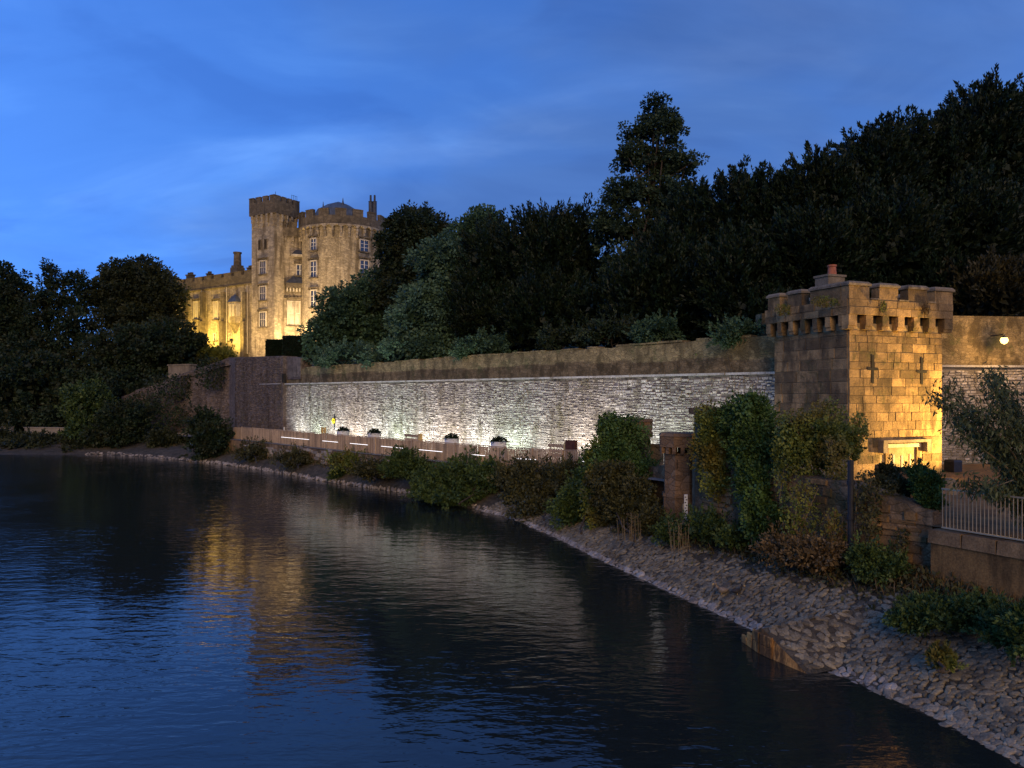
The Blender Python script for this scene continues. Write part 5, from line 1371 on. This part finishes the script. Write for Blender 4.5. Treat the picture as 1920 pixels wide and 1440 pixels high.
def tree(name, label, lobes, kind, mat, n, size, per, leafL, group=None, base=None, r0=.35, cat='tree', limbs=8, inner=.25, shell=(.72, 1.1)):
    SEED[0] += 1; rr = np.random.default_rng(SEED[0])
    lobes = [(tuple(map(float, a)), tuple(map(float, b))) for a, b in lobes]
    C = np.array([l[0] for l in lobes])
    if base is None:
        x, y = C[:, 0].mean(), C[:, 1].mean(); base = (x, y, ground_z(x, y) - .2)
    root = empty(name, base, label, cat, group)
    top = C[np.argmax([l[0][2] + .4 * l[1][2] for l in lobes])]
    trunk(root, base, top, r0, lobes, M['bark'], rr, limbs)
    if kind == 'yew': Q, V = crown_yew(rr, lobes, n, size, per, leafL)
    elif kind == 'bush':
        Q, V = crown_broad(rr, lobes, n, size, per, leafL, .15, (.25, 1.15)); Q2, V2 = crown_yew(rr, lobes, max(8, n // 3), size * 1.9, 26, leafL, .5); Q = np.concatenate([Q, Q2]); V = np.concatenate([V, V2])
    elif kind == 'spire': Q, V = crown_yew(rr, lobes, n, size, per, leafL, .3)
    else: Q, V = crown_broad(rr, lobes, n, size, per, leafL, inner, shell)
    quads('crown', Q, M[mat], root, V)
    return root
def lobe(px, py, wpx, hpx, Y, dY=0, depth=None):
    """ellipsoid that covers photo pixels (px±w/2, py±h/2) at distance Y+dY"""
    c = at(px, py, Y + dY); rx = wpx / 2 / F * (Y + dY); rz = hpx / 2 / F * (Y + dY)
    return ((c.x, c.y, c.z), (rx, depth if depth else max(rx, .6 * rz) * .9, rz))
G1 = 'dark trees on the terrace behind the long wall'
# --- broadleaf trees between castle and yews
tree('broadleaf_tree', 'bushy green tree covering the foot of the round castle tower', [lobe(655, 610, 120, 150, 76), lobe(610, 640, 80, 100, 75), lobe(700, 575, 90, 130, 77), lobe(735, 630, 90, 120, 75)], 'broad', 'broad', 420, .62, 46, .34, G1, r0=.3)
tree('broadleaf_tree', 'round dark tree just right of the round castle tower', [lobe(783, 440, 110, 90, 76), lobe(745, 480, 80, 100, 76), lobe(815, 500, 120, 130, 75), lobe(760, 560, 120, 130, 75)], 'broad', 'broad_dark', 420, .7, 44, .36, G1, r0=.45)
tree('broadleaf_tree', 'dark tree with small domed top behind the pale flecked tree', [lobe(905, 440, 85, 90, 72), lobe(865, 480, 90, 110, 72), lobe(920, 500, 90, 110, 72)], 'broad', 'broad', 330, .6, 42, .34, G1, r0=.4)
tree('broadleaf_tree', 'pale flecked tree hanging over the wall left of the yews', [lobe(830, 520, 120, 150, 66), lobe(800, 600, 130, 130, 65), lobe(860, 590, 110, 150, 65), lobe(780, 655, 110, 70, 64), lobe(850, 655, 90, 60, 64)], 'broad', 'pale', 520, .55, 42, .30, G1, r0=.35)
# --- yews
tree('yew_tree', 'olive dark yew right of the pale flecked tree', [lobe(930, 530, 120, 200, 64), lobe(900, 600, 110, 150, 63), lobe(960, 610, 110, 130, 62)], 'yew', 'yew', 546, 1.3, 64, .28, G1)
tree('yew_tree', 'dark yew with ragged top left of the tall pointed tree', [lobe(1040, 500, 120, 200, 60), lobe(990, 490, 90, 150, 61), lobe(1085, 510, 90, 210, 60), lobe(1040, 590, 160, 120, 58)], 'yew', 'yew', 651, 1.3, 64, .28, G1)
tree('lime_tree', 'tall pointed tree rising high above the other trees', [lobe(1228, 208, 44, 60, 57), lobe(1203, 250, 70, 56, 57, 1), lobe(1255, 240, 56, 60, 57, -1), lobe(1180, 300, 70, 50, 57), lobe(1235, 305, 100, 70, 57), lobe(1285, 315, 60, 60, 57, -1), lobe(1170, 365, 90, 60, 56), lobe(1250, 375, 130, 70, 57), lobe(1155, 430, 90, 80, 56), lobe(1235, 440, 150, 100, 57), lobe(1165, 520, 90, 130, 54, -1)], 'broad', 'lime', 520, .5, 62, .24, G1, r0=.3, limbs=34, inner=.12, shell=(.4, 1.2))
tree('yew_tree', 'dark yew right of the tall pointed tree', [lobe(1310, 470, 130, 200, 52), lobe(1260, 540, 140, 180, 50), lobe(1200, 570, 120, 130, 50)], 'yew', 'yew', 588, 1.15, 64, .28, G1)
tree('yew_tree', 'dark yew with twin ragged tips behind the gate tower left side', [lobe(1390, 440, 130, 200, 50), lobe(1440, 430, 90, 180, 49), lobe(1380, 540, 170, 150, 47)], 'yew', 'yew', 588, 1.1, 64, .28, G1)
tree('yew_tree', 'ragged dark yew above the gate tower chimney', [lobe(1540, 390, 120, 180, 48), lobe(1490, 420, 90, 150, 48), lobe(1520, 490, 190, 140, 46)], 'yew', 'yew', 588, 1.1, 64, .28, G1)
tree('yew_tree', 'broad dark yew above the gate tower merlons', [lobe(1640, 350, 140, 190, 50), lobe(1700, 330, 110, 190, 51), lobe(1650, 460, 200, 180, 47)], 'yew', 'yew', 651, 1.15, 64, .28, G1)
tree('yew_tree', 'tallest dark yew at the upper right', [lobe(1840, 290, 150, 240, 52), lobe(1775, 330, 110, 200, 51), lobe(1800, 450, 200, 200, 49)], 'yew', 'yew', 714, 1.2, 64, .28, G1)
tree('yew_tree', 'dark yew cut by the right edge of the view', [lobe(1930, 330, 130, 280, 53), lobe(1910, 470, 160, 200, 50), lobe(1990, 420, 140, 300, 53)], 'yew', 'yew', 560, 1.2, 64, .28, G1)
tree('yew_tree', 'low brownish yew above the wall lamp', [lobe(1860, 560, 170, 110, 45), lobe(1800, 555, 90, 90, 46), lobe(1930, 560, 120, 120, 45)], 'yew', 'yew_lamp_warmed', 420, .9, 64, .28, G1)

for (px, py, w, h, Y, lab) in ((1000, 610, 130, 110, 59, 'dark undergrowth behind the pale wall-top shrub'), (1130, 600, 150, 110, 55, 'dark undergrowth below the tall pointed tree'), (1270, 600, 150, 110, 50, 'dark undergrowth right of the tall pointed tree'), (1400, 595, 150, 110, 46, 'dark undergrowth left behind the gate tower'), (1560, 560, 170, 130, 47, 'dark undergrowth behind the gate tower chimney'), (1720, 540, 170, 150, 47, 'dark undergrowth behind the gate tower right merlons')):
    tree('yew_shrub', lab, [lobe(px, py, w, h, Y), lobe(px + w * .3, py + 10, w * .7, h * .8, Y - 1)], 'yew', 'yew', 260, .8, 60, .25, G1, cat='shrub', r0=.12)
tree('yew_shrub', 'dark undergrowth at the foot of the far left trees', [lobe(30, 790, 150, 70, 100), lobe(120, 785, 110, 60, 99), lobe(-50, 785, 100, 80, 101)], 'broad', 'left_tree', 260, .7, 46, .4, 'dark trees at the left of the castle', cat='shrub', r0=.12)
# --- shrubs leaning over the wall top
G2 = 'shrubs leaning over the top of the long wall'
for (px, py, w, h, Y, mat, lab) in ((650, 665, 130, 50, 70, 'pale', 'pale shrub on the wall top below the round tower tree'), (735, 668, 110, 44, 66, 'pale', 'pale shrub on the wall top below the dark round tree'), (905, 650, 100, 34, 56, 'broad', 'green shrub on the wall top below the olive yew'), (1060, 632, 90, 34, 51.2, 'broad_dark', 'dark green shrub on the wall top below the left side of the tall pointed tree'), (1150, 620, 110, 36, 47.6, 'broad_dark', 'green shrub on the wall top below the tall pointed tree'), (1232, 618, 80, 34, 45, 'broad', 'leafy grey-green shrub on the wall top between the tall tree and the gate tower'), (1388, 625, 80, 40, 39.4, 'broad', 'leafy shrub hanging over the wall beside the gate tower')):
    tree('wall_shrub', lab, [lobe(px, py, w, h, Y), lobe(px - w * .34, py + 12, w * .5, h * .6, Y - .5), lobe(px + w * .32, py + 8, w * .4, h * .6, Y)], 'bush', mat, 90, .32, 34, .19, G2, r0=.06, cat='shrub', limbs=5)
# --- trees on the left
G3 = 'dark trees at the left of the castle'
tree('broadleaf_tree', 'domed dark tree at the left edge of the view', [lobe(10, 560, 90, 120, 112), lobe(0, 650, 120, 150, 110)], 'broad', 'left_tree', 300, .9, 40, .5, G3)
tree('broadleaf_tree', 'slender twin-topped dark tree second from the left edge', [lobe(92, 522, 34, 54, 112), lobe(98, 570, 60, 90, 111), lobe(75, 600, 70, 110, 110), lobe(80, 680, 130, 130, 108)], 'broad', 'left_tree', 260, .75, 50, .4, G3, inner=.12, shell=(.5, 1.2))
tree('broadleaf_tree', 'slender ragged dark tree with bare gaps near its top', [lobe(138, 530, 44, 60, 113), lobe(160, 560, 60, 80, 112), lobe(140, 620, 100, 120, 110), lobe(160, 700, 130, 120, 107)], 'broad', 'left_tree', 260, .75, 50, .4, G3, inner=.12, shell=(.5, 1.2))
tree('broadleaf_tree', 'large domed tree before the left end of the castle wing', [lobe(255, 535, 130, 100, 114), lobe(215, 560, 80, 120, 113), lobe(300, 570, 90, 110, 113), lobe(250, 600, 120, 60, 112)], 'broad', 'left_olive', 430, .85, 42, .46, G3, r0=.5)
tree('broadleaf_tree', 'low dark spreading tree below the castle wing', [lobe(300, 660, 160, 110, 104), lobe(235, 680, 130, 130, 104), lobe(340, 650, 80, 80, 103), lobe(255, 730, 150, 70, 101)], 'broad', 'left_tree', 460, .8, 42, .44, G3)
tree('broadleaf_tree', 'dark tree mass on the slope above the left bank', [lobe(60, 720, 170, 110, 102), lobe(160, 740, 130, 80, 101), lobe(-20, 720, 130, 130, 103)], 'broad', 'left_tree', 380, .85, 40, .46, G3)
tree('waterside_bush', 'green upright bush by the water below the dark trees', [lobe(165, 765, 80, 90, 90), lobe(170, 810, 90, 60, 89)], 'bush', 'bramble', 260, .6, 40, .36, G3, base=(*at(168, 830, 89).xy, 1.0), cat='bush', r0=.12)
tree('waterside_bush', 'grey-green bush by the water at the foot of the descending wall', [lobe(235, 795, 90, 70, 88), lobe(215, 820, 100, 50, 87)], 'bush', 'left_tree', 260, .6, 40, .36, G3, base=(*at(230, 835, 87).xy, 1.0), cat='bush', r0=.12)
tree('waterside_bush', 'bush standing at the waterline left of the timber fence', [lobe(400, 835, 80, 70, 75), lobe(385, 800, 60, 50, 77), lobe(425, 845, 40, 40, 75)], 'bush', 'left_tree', 260, .5, 40, .3, G3, base=(*at(402, 866, 75).xy, .3), cat='bush', r0=.1)
tree('waterside_bush', 'small olive bush on the far bank below the dark wall', [lobe(320, 832, 60, 30, 84), lobe(300, 825, 40, 30, 84)], 'bush', 'left_olive', 120, .4, 36, .28, G3, base=(*at(318, 845, 83).xy, .5), cat='bush', r0=.05)
tree('waterside_bush', 'low scrub along the water at the far left', [lobe(60, 835, 150, 36, 89), lobe(150, 845, 90, 26, 87), lobe(-10, 825, 80, 50, 91)], 'bush', 'left_olive', 260, .5, 36, .34, G3, base=(*at(70, 850, 88).xy, .6), cat='bush', r0=.06)
tree('lit_shrub', 'yellow-lit shrub at the foot of the castle wing', [lobe(405, 665, 66, 26, 106), lobe(385, 668, 30, 22, 105)], 'bush', 'yellow_green', 120, .4, 36, .3, base=(*at(402, 675, 106).xy, 11.5), cat='shrub', r0=.06)  # yellow floodlight on this shrub is put into its leaf colour
def hedge(px0, px1, py0, py1, Y, label):
    a, b = at(px0, py1, Y), at(px1, py0, Y); root = empty('clipped_hedge', ((a.x + b.x) / 2, Y + 1, a.z - 1), label, 'hedge', 'clipped hedges below the castle')
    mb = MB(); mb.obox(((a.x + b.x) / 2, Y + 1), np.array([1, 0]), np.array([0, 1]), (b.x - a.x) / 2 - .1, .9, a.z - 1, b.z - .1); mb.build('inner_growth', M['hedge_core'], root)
    rr = np.random.default_rng(int(px0)); n = 14000; p = rr.uniform(-1, 1, (n, 3)); ax_ = rr.integers(0, 3, n); p[np.arange(n), ax_] = np.sign(p[np.arange(n), ax_]); sgn = p.copy()
    P_ = np.array([(a.x + b.x) / 2, Y + 1, (a.z - 1 + b.z) / 2]) + p * np.array([(b.x - a.x) / 2, 1.0, (b.z - a.z + 1) / 2])
    d = np.zeros((n, 3)); d[np.arange(n), ax_] = np.sign(p[np.arange(n), ax_]); d = norm(d + unit(rr, n) * .9)
    L = rr.uniform(.1, .22, n); quads('foliage', leaf_quads(rr, P_, d, L, L * .6), M['yew'], root, rr.random(n))
hedge(499, 530, 638, 664, 99, 'dark clipped box hedge left, below the square turret')
hedge(531, 577, 631, 664, 97, 'taller dark clipped box hedge right, below the round tower')

# --- bushes of the near bank
G4 = 'bushes on the river bank'
def bush(name, label, lobes, mat, n, cr, per, L, px, py, z, grp=G4, r0=.04, cat='bush'):
    b = on(px, py, z) if z is not None else None
    return tree(name, label, lobes, 'bush', mat, n, cr, per, L, grp, base=(b.x, b.y, b.z), cat=cat, r0=r0, limbs=6)
bush('bramble_bush', 'wide green bramble mound spilling down to the water', [lobe(860, 905, 120, 80, 46.5), lobe(810, 915, 80, 60, 47.5), lobe(920, 900, 90, 70, 45.5), lobe(850, 930, 110, 40, 45)], 'bramble', 420, .36, 40, .2, 860, 945, .4)
bush('bramble_bush', 'brownish bramble mound right of the green one', [lobe(1010, 920, 110, 90, 41.5), lobe(970, 905, 80, 80, 43), lobe(1065, 915, 90, 90, 40), lobe(1010, 955, 100, 50, 40)], 'bramble_brown', 420, .34, 40, .18, 1020, 975, .5)
bush('sapling', 'small dark sapling before the timber fence', [lobe(752, 862, 40, 40, 50), lobe(745, 880, 50, 30, 49.5)], 'bramble', 90, .3, 30, .18, 750, 895, 1.0)
bush('waterline_bush', 'small round bush at the waterline below the fence', [lobe(640, 892, 44, 26, 57.5)], 'bramble', 70, .26, 34, .18, 638, 905, .15)
for i, (px, py, w, h, Y, mat, lab) in enumerate(((480, 850, 70, 40, 69, 'bramble_brown', 'brown weedy scrub below the left end of the fence'), (560, 862, 90, 34, 63, 'bramble_brown', 'brown weedy scrub below the light strips'), (650, 868, 70, 34, 57, 'ivy', 'olive weeds on the river wall below the left planters'), (700, 882, 80, 36, 53, 'bramble_brown', 'brown weeds left of the sapling'), (775, 880, 60, 40, 49.5, 'bramble', 'green weeds right of the sapling'))):
    bush('weed_scrub', lab, [lobe(px, py, w, h, Y), lobe(px + w * .3, py + 4, w * .6, h * .7, Y - .5)], mat, 110, .3, 32, .17, px, py + h * .5, .8)
bush('bramble_bush', 'tangled bramble between the brown mound and the ivy turret', [lobe(1080, 955, 80, 90, 36), lobe(1110, 920, 70, 80, 37)], 'bramble', 220, .3, 38, .16, 1090, 1000, .7)
bush('bramble_bush', 'brown-leaved thicket at the foot of the ivy turret', [lobe(1190, 960, 90, 110, 32.5), lobe(1150, 930, 90, 110, 33.5), lobe(1225, 985, 60, 60, 31)], 'bramble_brown', 380, .28, 40, .14, 1190, 1015, .8)
bush('weed_scrub', 'green weeds at the foot of the octagonal turret', [lobe(1330, 990, 110, 50, 28), lobe(1260, 1000, 60, 40, 29), lobe(1390, 1010, 90, 40, 26.5)], 'bramble', 240, .22, 34, .12, 1320, 1020, 1.1)
bush('weed_scrub', 'dark weeds at the foot of the drainpipe', [lobe(1650, 1065, 90, 50, 21.3), lobe(1620, 1050, 50, 60, 21.5)], 'bramble', 170, .17, 34, .1, 1640, 1085, 1.3)
bush('weed_scrub', 'brown dead weeds left of the drainpipe', [lobe(1530, 1040, 110, 70, 22.5), lobe(1470, 1030, 80, 50, 23.5)], 'dry', 150, .25, 20, .11, 1520, 1075, 1.2)
bush('bramble_bush', 'low bramble patch on the cobbles below the quay block', [lobe(1775, 1150, 150, 36, 17.8), lobe(1710, 1165, 80, 26, 18), lobe(1840, 1145, 90, 44, 17.2)], 'bramble', 420, .13, 40, .09, 1770, 1165, .95)
bush('bramble_bush', 'bramble at the right edge of the cobbled bank', [lobe(1905, 1185, 90, 70, 15.8), lobe(1960, 1190, 120, 110, 15), lobe(1865, 1185, 50, 40, 16.2)], 'bramble', 360, .13, 40, .09, 1900, 1225, 1.0)
bush('weed_plant', 'small yellow-green plant growing between the cobbles', [lobe(1768, 1236, 46, 44, 16.4), lobe(1755, 1225, 24, 30, 16.5)], 'ivy', 60, .09, 26, .07, 1768, 1258, .75)
bush('bush', 'dark green rounded bush left of the railing', [lobe(1738, 915, 44, 50, 21.8), lobe(1722, 890, 30, 30, 22.3), lobe(1745, 940, 36, 36, 21.5)], 'ivy_dark', 220, .13, 38, .09, 1735, 985, 2.8)
bush('bush', 'leggy shrub on the garden wall before the gate tower', [lobe(1665, 890, 36, 36, 24), lobe(1650, 915, 40, 40, 23.6), lobe(1695, 915, 40, 30, 23)], 'bramble_brown', 150, .13, 32, .1, 1665, 950, 3.2)
# --- ivy
def ivy(label, patches, mat, leafL, seed, dens=1.0, hang=.0):
    """leaf cover over wall: patches (px, py, w, h, Y, thickness)"""
    rr = np.random.default_rng(seed); Q = []; V = []; P0 = patches[0]; b = at(P0[0], P0[1] + P0[3] / 2, P0[4])
    root = empty('ivy', b, label, 'ivy')
    st = MB()
    for (px, py, w, h, Y, th) in patches:
        wm, hm = w / F * Y, h / F * Y; n = int(dens * wm * hm / (leafL * leafL) * 9)
        x = rr.uniform(-1, 1, n); z = rr.uniform(-1, 1, n)
        keep = (x * x + z * z * .9 < 1.1 * rr.uniform(.5, 1.1, n)); x, z = x[keep], z[keep]; n = len(x)
        lump = np.sin(x * 5 + seed) * np.cos(z * 4.3 + px) * .5 + .5
        y = -(rr.random(n) ** .6) * th * (0.35 + .65 * lump) * (1.1 - .6 * (x * x + z * z))
        c = at(px, py, Y); P_ = np.stack([c.x + x * wm / 2, c.y + y + .15 * x, c.z + z * hm / 2], 1)
        d = norm(np.stack([rr.normal(0, .6, n), -np.abs(rr.normal(.3, .5, n)), rr.normal(-.45, .5, n)], 1))
        L = leafL * rr.uniform(.6, 1.3, n); Q.append(leaf_quads(rr, P_, d, L, L * .8)); V.append(np.clip(lump * .6 + .2 + .18 * rr.normal(size=n), 0, 1))
        for i in range(5):
            a = at(px + rr.uniform(-.3, .3) * w, py + h * .5, Y); e = at(px + rr.uniform(-.4, .4) * w, py - h * .35, Y); m_ = a.lerp(e, .5) + Vector((rr.normal(0, .1), -.05, 0)); st.tube([a, m_, e], [.03, .022, .01], 5)
    quads('leaves', np.concatenate(Q), M[mat], root, np.concatenate(V)); st.build('stem', M['twig'], root)
    return root
ivy('dark ivy smothering the turret at the end of the fence', [(1170, 830, 100, 110, 35.6, 1.0), (1150, 890, 110, 120, 35, .9), (1190, 920, 110, 120, 34.6, .8), (1140, 800, 50, 60, 35.8, .6)], 'ivy_dark', .13, 1)
ivy('yellowish ivy trailing left of the ivy turret', [(1130, 930, 90, 130, 34.2, .7), (1120, 860, 50, 80, 35.2, .4)], 'ivy', .12, 2, .9)
ivy('olive ivy over the ruined stub of wall', [(1345, 810, 80, 100, 28.6, .5), (1350, 880, 90, 120, 28.2, .4), (1322, 775, 50, 40, 29, .3)], 'ivy', .11, 3, .8)
ivy('dense dark green ivy bush in the middle of the ruined wall', [(1405, 800, 90, 120, 27.4, 1.1), (1420, 880, 100, 130, 26.8, .9), (1430, 960, 100, 120, 25.8, .8), (1400, 760, 60, 50, 27.6, .7)], 'ivy_dark', .12, 4, 1.1)
ivy('thin olive ivy climbing the shaded face of the gate tower', [(1520, 830, 130, 130, 24.6, .35), (1550, 790, 90, 90, 25.4, .3), (1480, 850, 80, 170, 25, .4), (1570, 860, 60, 100, 23.6, .3)], 'ivy', .095, 5, .55)
ivy('bright yellow-green shoots at the tower corner', [(1608, 800, 44, 60, 25.5, .3), (1600, 840, 40, 40, 25, .3)], 'yellow_green', .10, 6, .5)
ivy('brown withered creeper on the river wall right of the drainpipe', [(1650, 960, 100, 120, 22.1, .2), (1700, 1020, 70, 70, 21.5, .2), (1620, 920, 60, 80, 22.4, .25)], 'bramble_brown', .09, 7, .45)
ivy('dark green creeper on the river wall left of the drainpipe', [(1500, 960, 90, 130, 23.6, .3), (1560, 1000, 60, 100, 22.6, .2)], 'ivy', .09, 8, .35)
for (px, py, Y, w, i) in ((1545, 565, 31.9, 60, 0), (1655, 575, 31.9, 20, 1), (1470, 580, 34.6, 40, 2), (1735, 578, 33, 24, 3)):
    ivy(['tuft of weeds on the shaded parapet of the gate tower', 'tuft of weeds on the first crenel of the lit parapet', 'tuft of weeds at the left corner of the gate tower parapet', 'dry tuft of weeds near the right crenel of the lit parapet'][i], [(px, py, w, 22, Y, .12)], 'ivy' if i != 3 else 'dry', .07, 30 + i, .6)

bush('ivy_bush', 'big glossy green ivy bush bulging from the middle of the ruined wall', [lobe(1405, 785, 80, 80, 27.6), lobe(1415, 850, 90, 110, 27), lobe(1435, 920, 90, 100, 26.2), lobe(1440, 975, 80, 70, 25.4), lobe(1380, 800, 50, 70, 27.8)], 'ivy_dark', 520, .24, 44, .12, 1430, 1010, 1.2)
bush('ivy_bush', 'yellowish ivy bulging over the ruined stub of wall', [lobe(1345, 800, 60, 60, 28.6), lobe(1335, 850, 60, 90, 28.4), lobe(1365, 900, 60, 80, 28)], 'ivy', 240, .2, 40, .11, 1350, 1000, 1.2)
bush('ivy_bush', 'rounded ivy head on the turret at the end of the fence', [lobe(1160, 815, 70, 60, 36), lobe(1145, 870, 90, 90, 35.2), lobe(1185, 905, 90, 100, 34.8), lobe(1130, 930, 70, 110, 34.4)], 'ivy_dark', 460, .26, 44, .14, 1160, 1000, .8)
bush('ivy_bush', 'thin yellowish ivy sprays in front of the gate tower corner', [lobe(1540, 840, 90, 110, 24.4), lobe(1490, 830, 60, 120, 25), lobe(1590, 830, 50, 80, 24.4)], 'ivy', 200, .17, 30, .1, 1540, 990, 1.5)
# low weeds tangled along the top of the bank
rr = np.random.default_rng(19); P_ = []
for i in range(15000):
    s = rr.uniform(2.4, 14.5) if rr.random() < .5 else rr.uniform(2.6, 8); v = 1.02 - abs(rr.normal(0, .17)); q = bank(s, min(max(v, .35), .99)); P_.append((q.x, q.y, q.z - .03 + rr.random() ** 2 * .35))
P_ = np.array(P_); n = len(P_); L = rr.uniform(.07, .2, n)
quads('ground_cover', leaf_quads(rr, P_, norm(unit(rr, n) + np.array([0, 0, .6])), L, L * .5), M['bramble_brown'], None, rr.random(n), kind='stuff', label='low brownish weeds along the foot of the river walls', cat='weeds')
ivy('dark creeper hanging over the descending wall left of the bastion', [(330, 725, 120, 50, 91, .5), (270, 755, 70, 40, 93, .5), (395, 700, 60, 60, 87.5, .4), (300, 780, 120, 60, 90.5, .4)], 'left_tree', .26, 61, .5)
ivy('weeds sprouting from the joints of the brown parapet', [(1190, 672, 50, 16, 45.4, .12), (1320, 664, 40, 20, 41, .12), (980, 680, 50, 14, 52.6, .15), (800, 690, 60, 14, 61.5, .15)], 'ivy', .12, 62, .35)
# planter plants
for root, p in PLANTERS:
    rr = np.random.default_rng(int(abs(p[0]) * 100)); n = 420
    u = unit(rr, n); u[:, 2] = np.abs(u[:, 2]) * .75
    P_ = np.array([p[0], p[1], 3.56]) + u * .45 * (rr.random((n, 1)) ** .4); L = rr.uniform(.08, .2, n)
    quads('plants', leaf_quads(rr, P_, norm(u + unit(rr, n) * .5), L, L * .5), M['yew'], root, rr.random(n))
# the near leafy tree at the right edge
SEED[0] += 1; rr = np.random.default_rng(77)
NT = empty('leafy_tree', (13.7, 19.3, 2.9), 'near olive tree with drooping lance leaves beside the railing', 'tree')
mb = MB(); tips = []
for i in range(26):
    b0 = Vector((13.7 + rr.normal(0, .12), 19.3 + rr.normal(0, .12), 2.9)); px, py = rr.uniform(1775, 1990), rr.uniform(700, 930); Yt = rr.uniform(18.4, 20.6); e = at(px, py, Yt)
    m_ = b0.lerp(e, .55) + Vector((0, 0, .35)); mb.tube([b0, b0.lerp(m_, .5), m_, e], [.045, .032, .022, .006], 6)
    for f in np.linspace(.25, 1, 9): tips.append(np.array((b0.lerp(m_, f / .55) if f < .55 else m_.lerp(e, (f - .55) / .45))))
e = at(1757, 742, 19.2); s_ = at(1800, 790, 19.3); mb.tube([s_, e], [.012, .005], 5); tips += [np.array(s_.lerp(e, f)) for f in (.5, .8, 1.0)]
e = at(1850, 918, 18.2); s_ = at(1900, 900, 18.6); mb.tube([s_, e], [.012, .005], 5); tips += [np.array(s_.lerp(e, f)) for f in (.5, .8, 1.0)]
mb.build('trunk', M['twig'], NT)
tips = np.array(tips); k = np.repeat(np.arange(len(tips)), 60); n = len(k)
off = unit(rr, n) * (.36 * rr.random((n, 1)) ** .6); d = norm(np.stack([rr.normal(0, .55, n), rr.normal(0, .45, n), rr.normal(-.75, .4, n)], 1)); L = rr.uniform(.10, .2, n)
quads('crown', leaf_quads(rr, tips[k] + off, d, L, L * .30), M['olive'], NT, np.clip(rr.random(n) * .8 + .1, 0, 1))

# dry grass and reeds along the top of the bank
rr = np.random.default_rng(9); P_ = []
for i in range(5200):
    s = rr.uniform(.6, 14.5) if rr.random() < .45 else rr.uniform(1.2, 7.2); v = 1.0 - abs(rr.normal(0, .12)); q = bank(s, min(v, .99)); P_.append((q.x, q.y, q.z - .02))
P_ = np.array(P_); n = len(P_); d = norm(np.stack([rr.normal(0, .35, n), rr.normal(0, .35, n), np.ones(n)], 1)); L = rr.uniform(.15, .5, n)
quads('dry_grass', leaf_quads(rr, P_, d, L, L * .07 + .008), M['dry'], None, rr.random(n), kind='stuff', label='dry brown grass along the foot of the river walls', cat='grass')
G5 = 'clumps of dry stalks on the bank'
for (px, py, h, lab) in ((1388, 1030, 45, 'pale dry stalks below the dense ivy bush'), (1272, 1030, 55, 'dry stalks below the octagonal turret'), (1545, 1085, 60, 'reddish dry stalks left of the drainpipe'), (1186, 1010, 50, 'dry stalks below the brown-leaved thicket'), (1590, 1075, 70, 'tall dry stalks beside the drainpipe foot')):
    q = on(px, py, 1.0); root = empty('dry_stalks', q, lab, 'stalks', G5); mb = MB(); H_ = h / F * q.y
    for i in range(14):
        a = q + Vector((rr.normal(0, .18), rr.normal(0, .12), -.1)); mb.tube([a, a + Vector((rr.normal(0, .06), rr.normal(0, .04), H_ * rr.uniform(.6, 1.1)))], [.012, .006], 5)
    mb.build('stalk', M['twig'], root)
    n = 160; pz_ = rr.random(n); P_ = np.stack([q.x + rr.normal(0, .2, n), q.y + rr.normal(0, .13, n), q.z + pz_ * H_], 1); L = rr.uniform(.05, .13, n)
    quads('dead_leaves', leaf_quads(rr, P_, unit(rr, n), L, L * .3), M['dry'], root, rr.random(n))
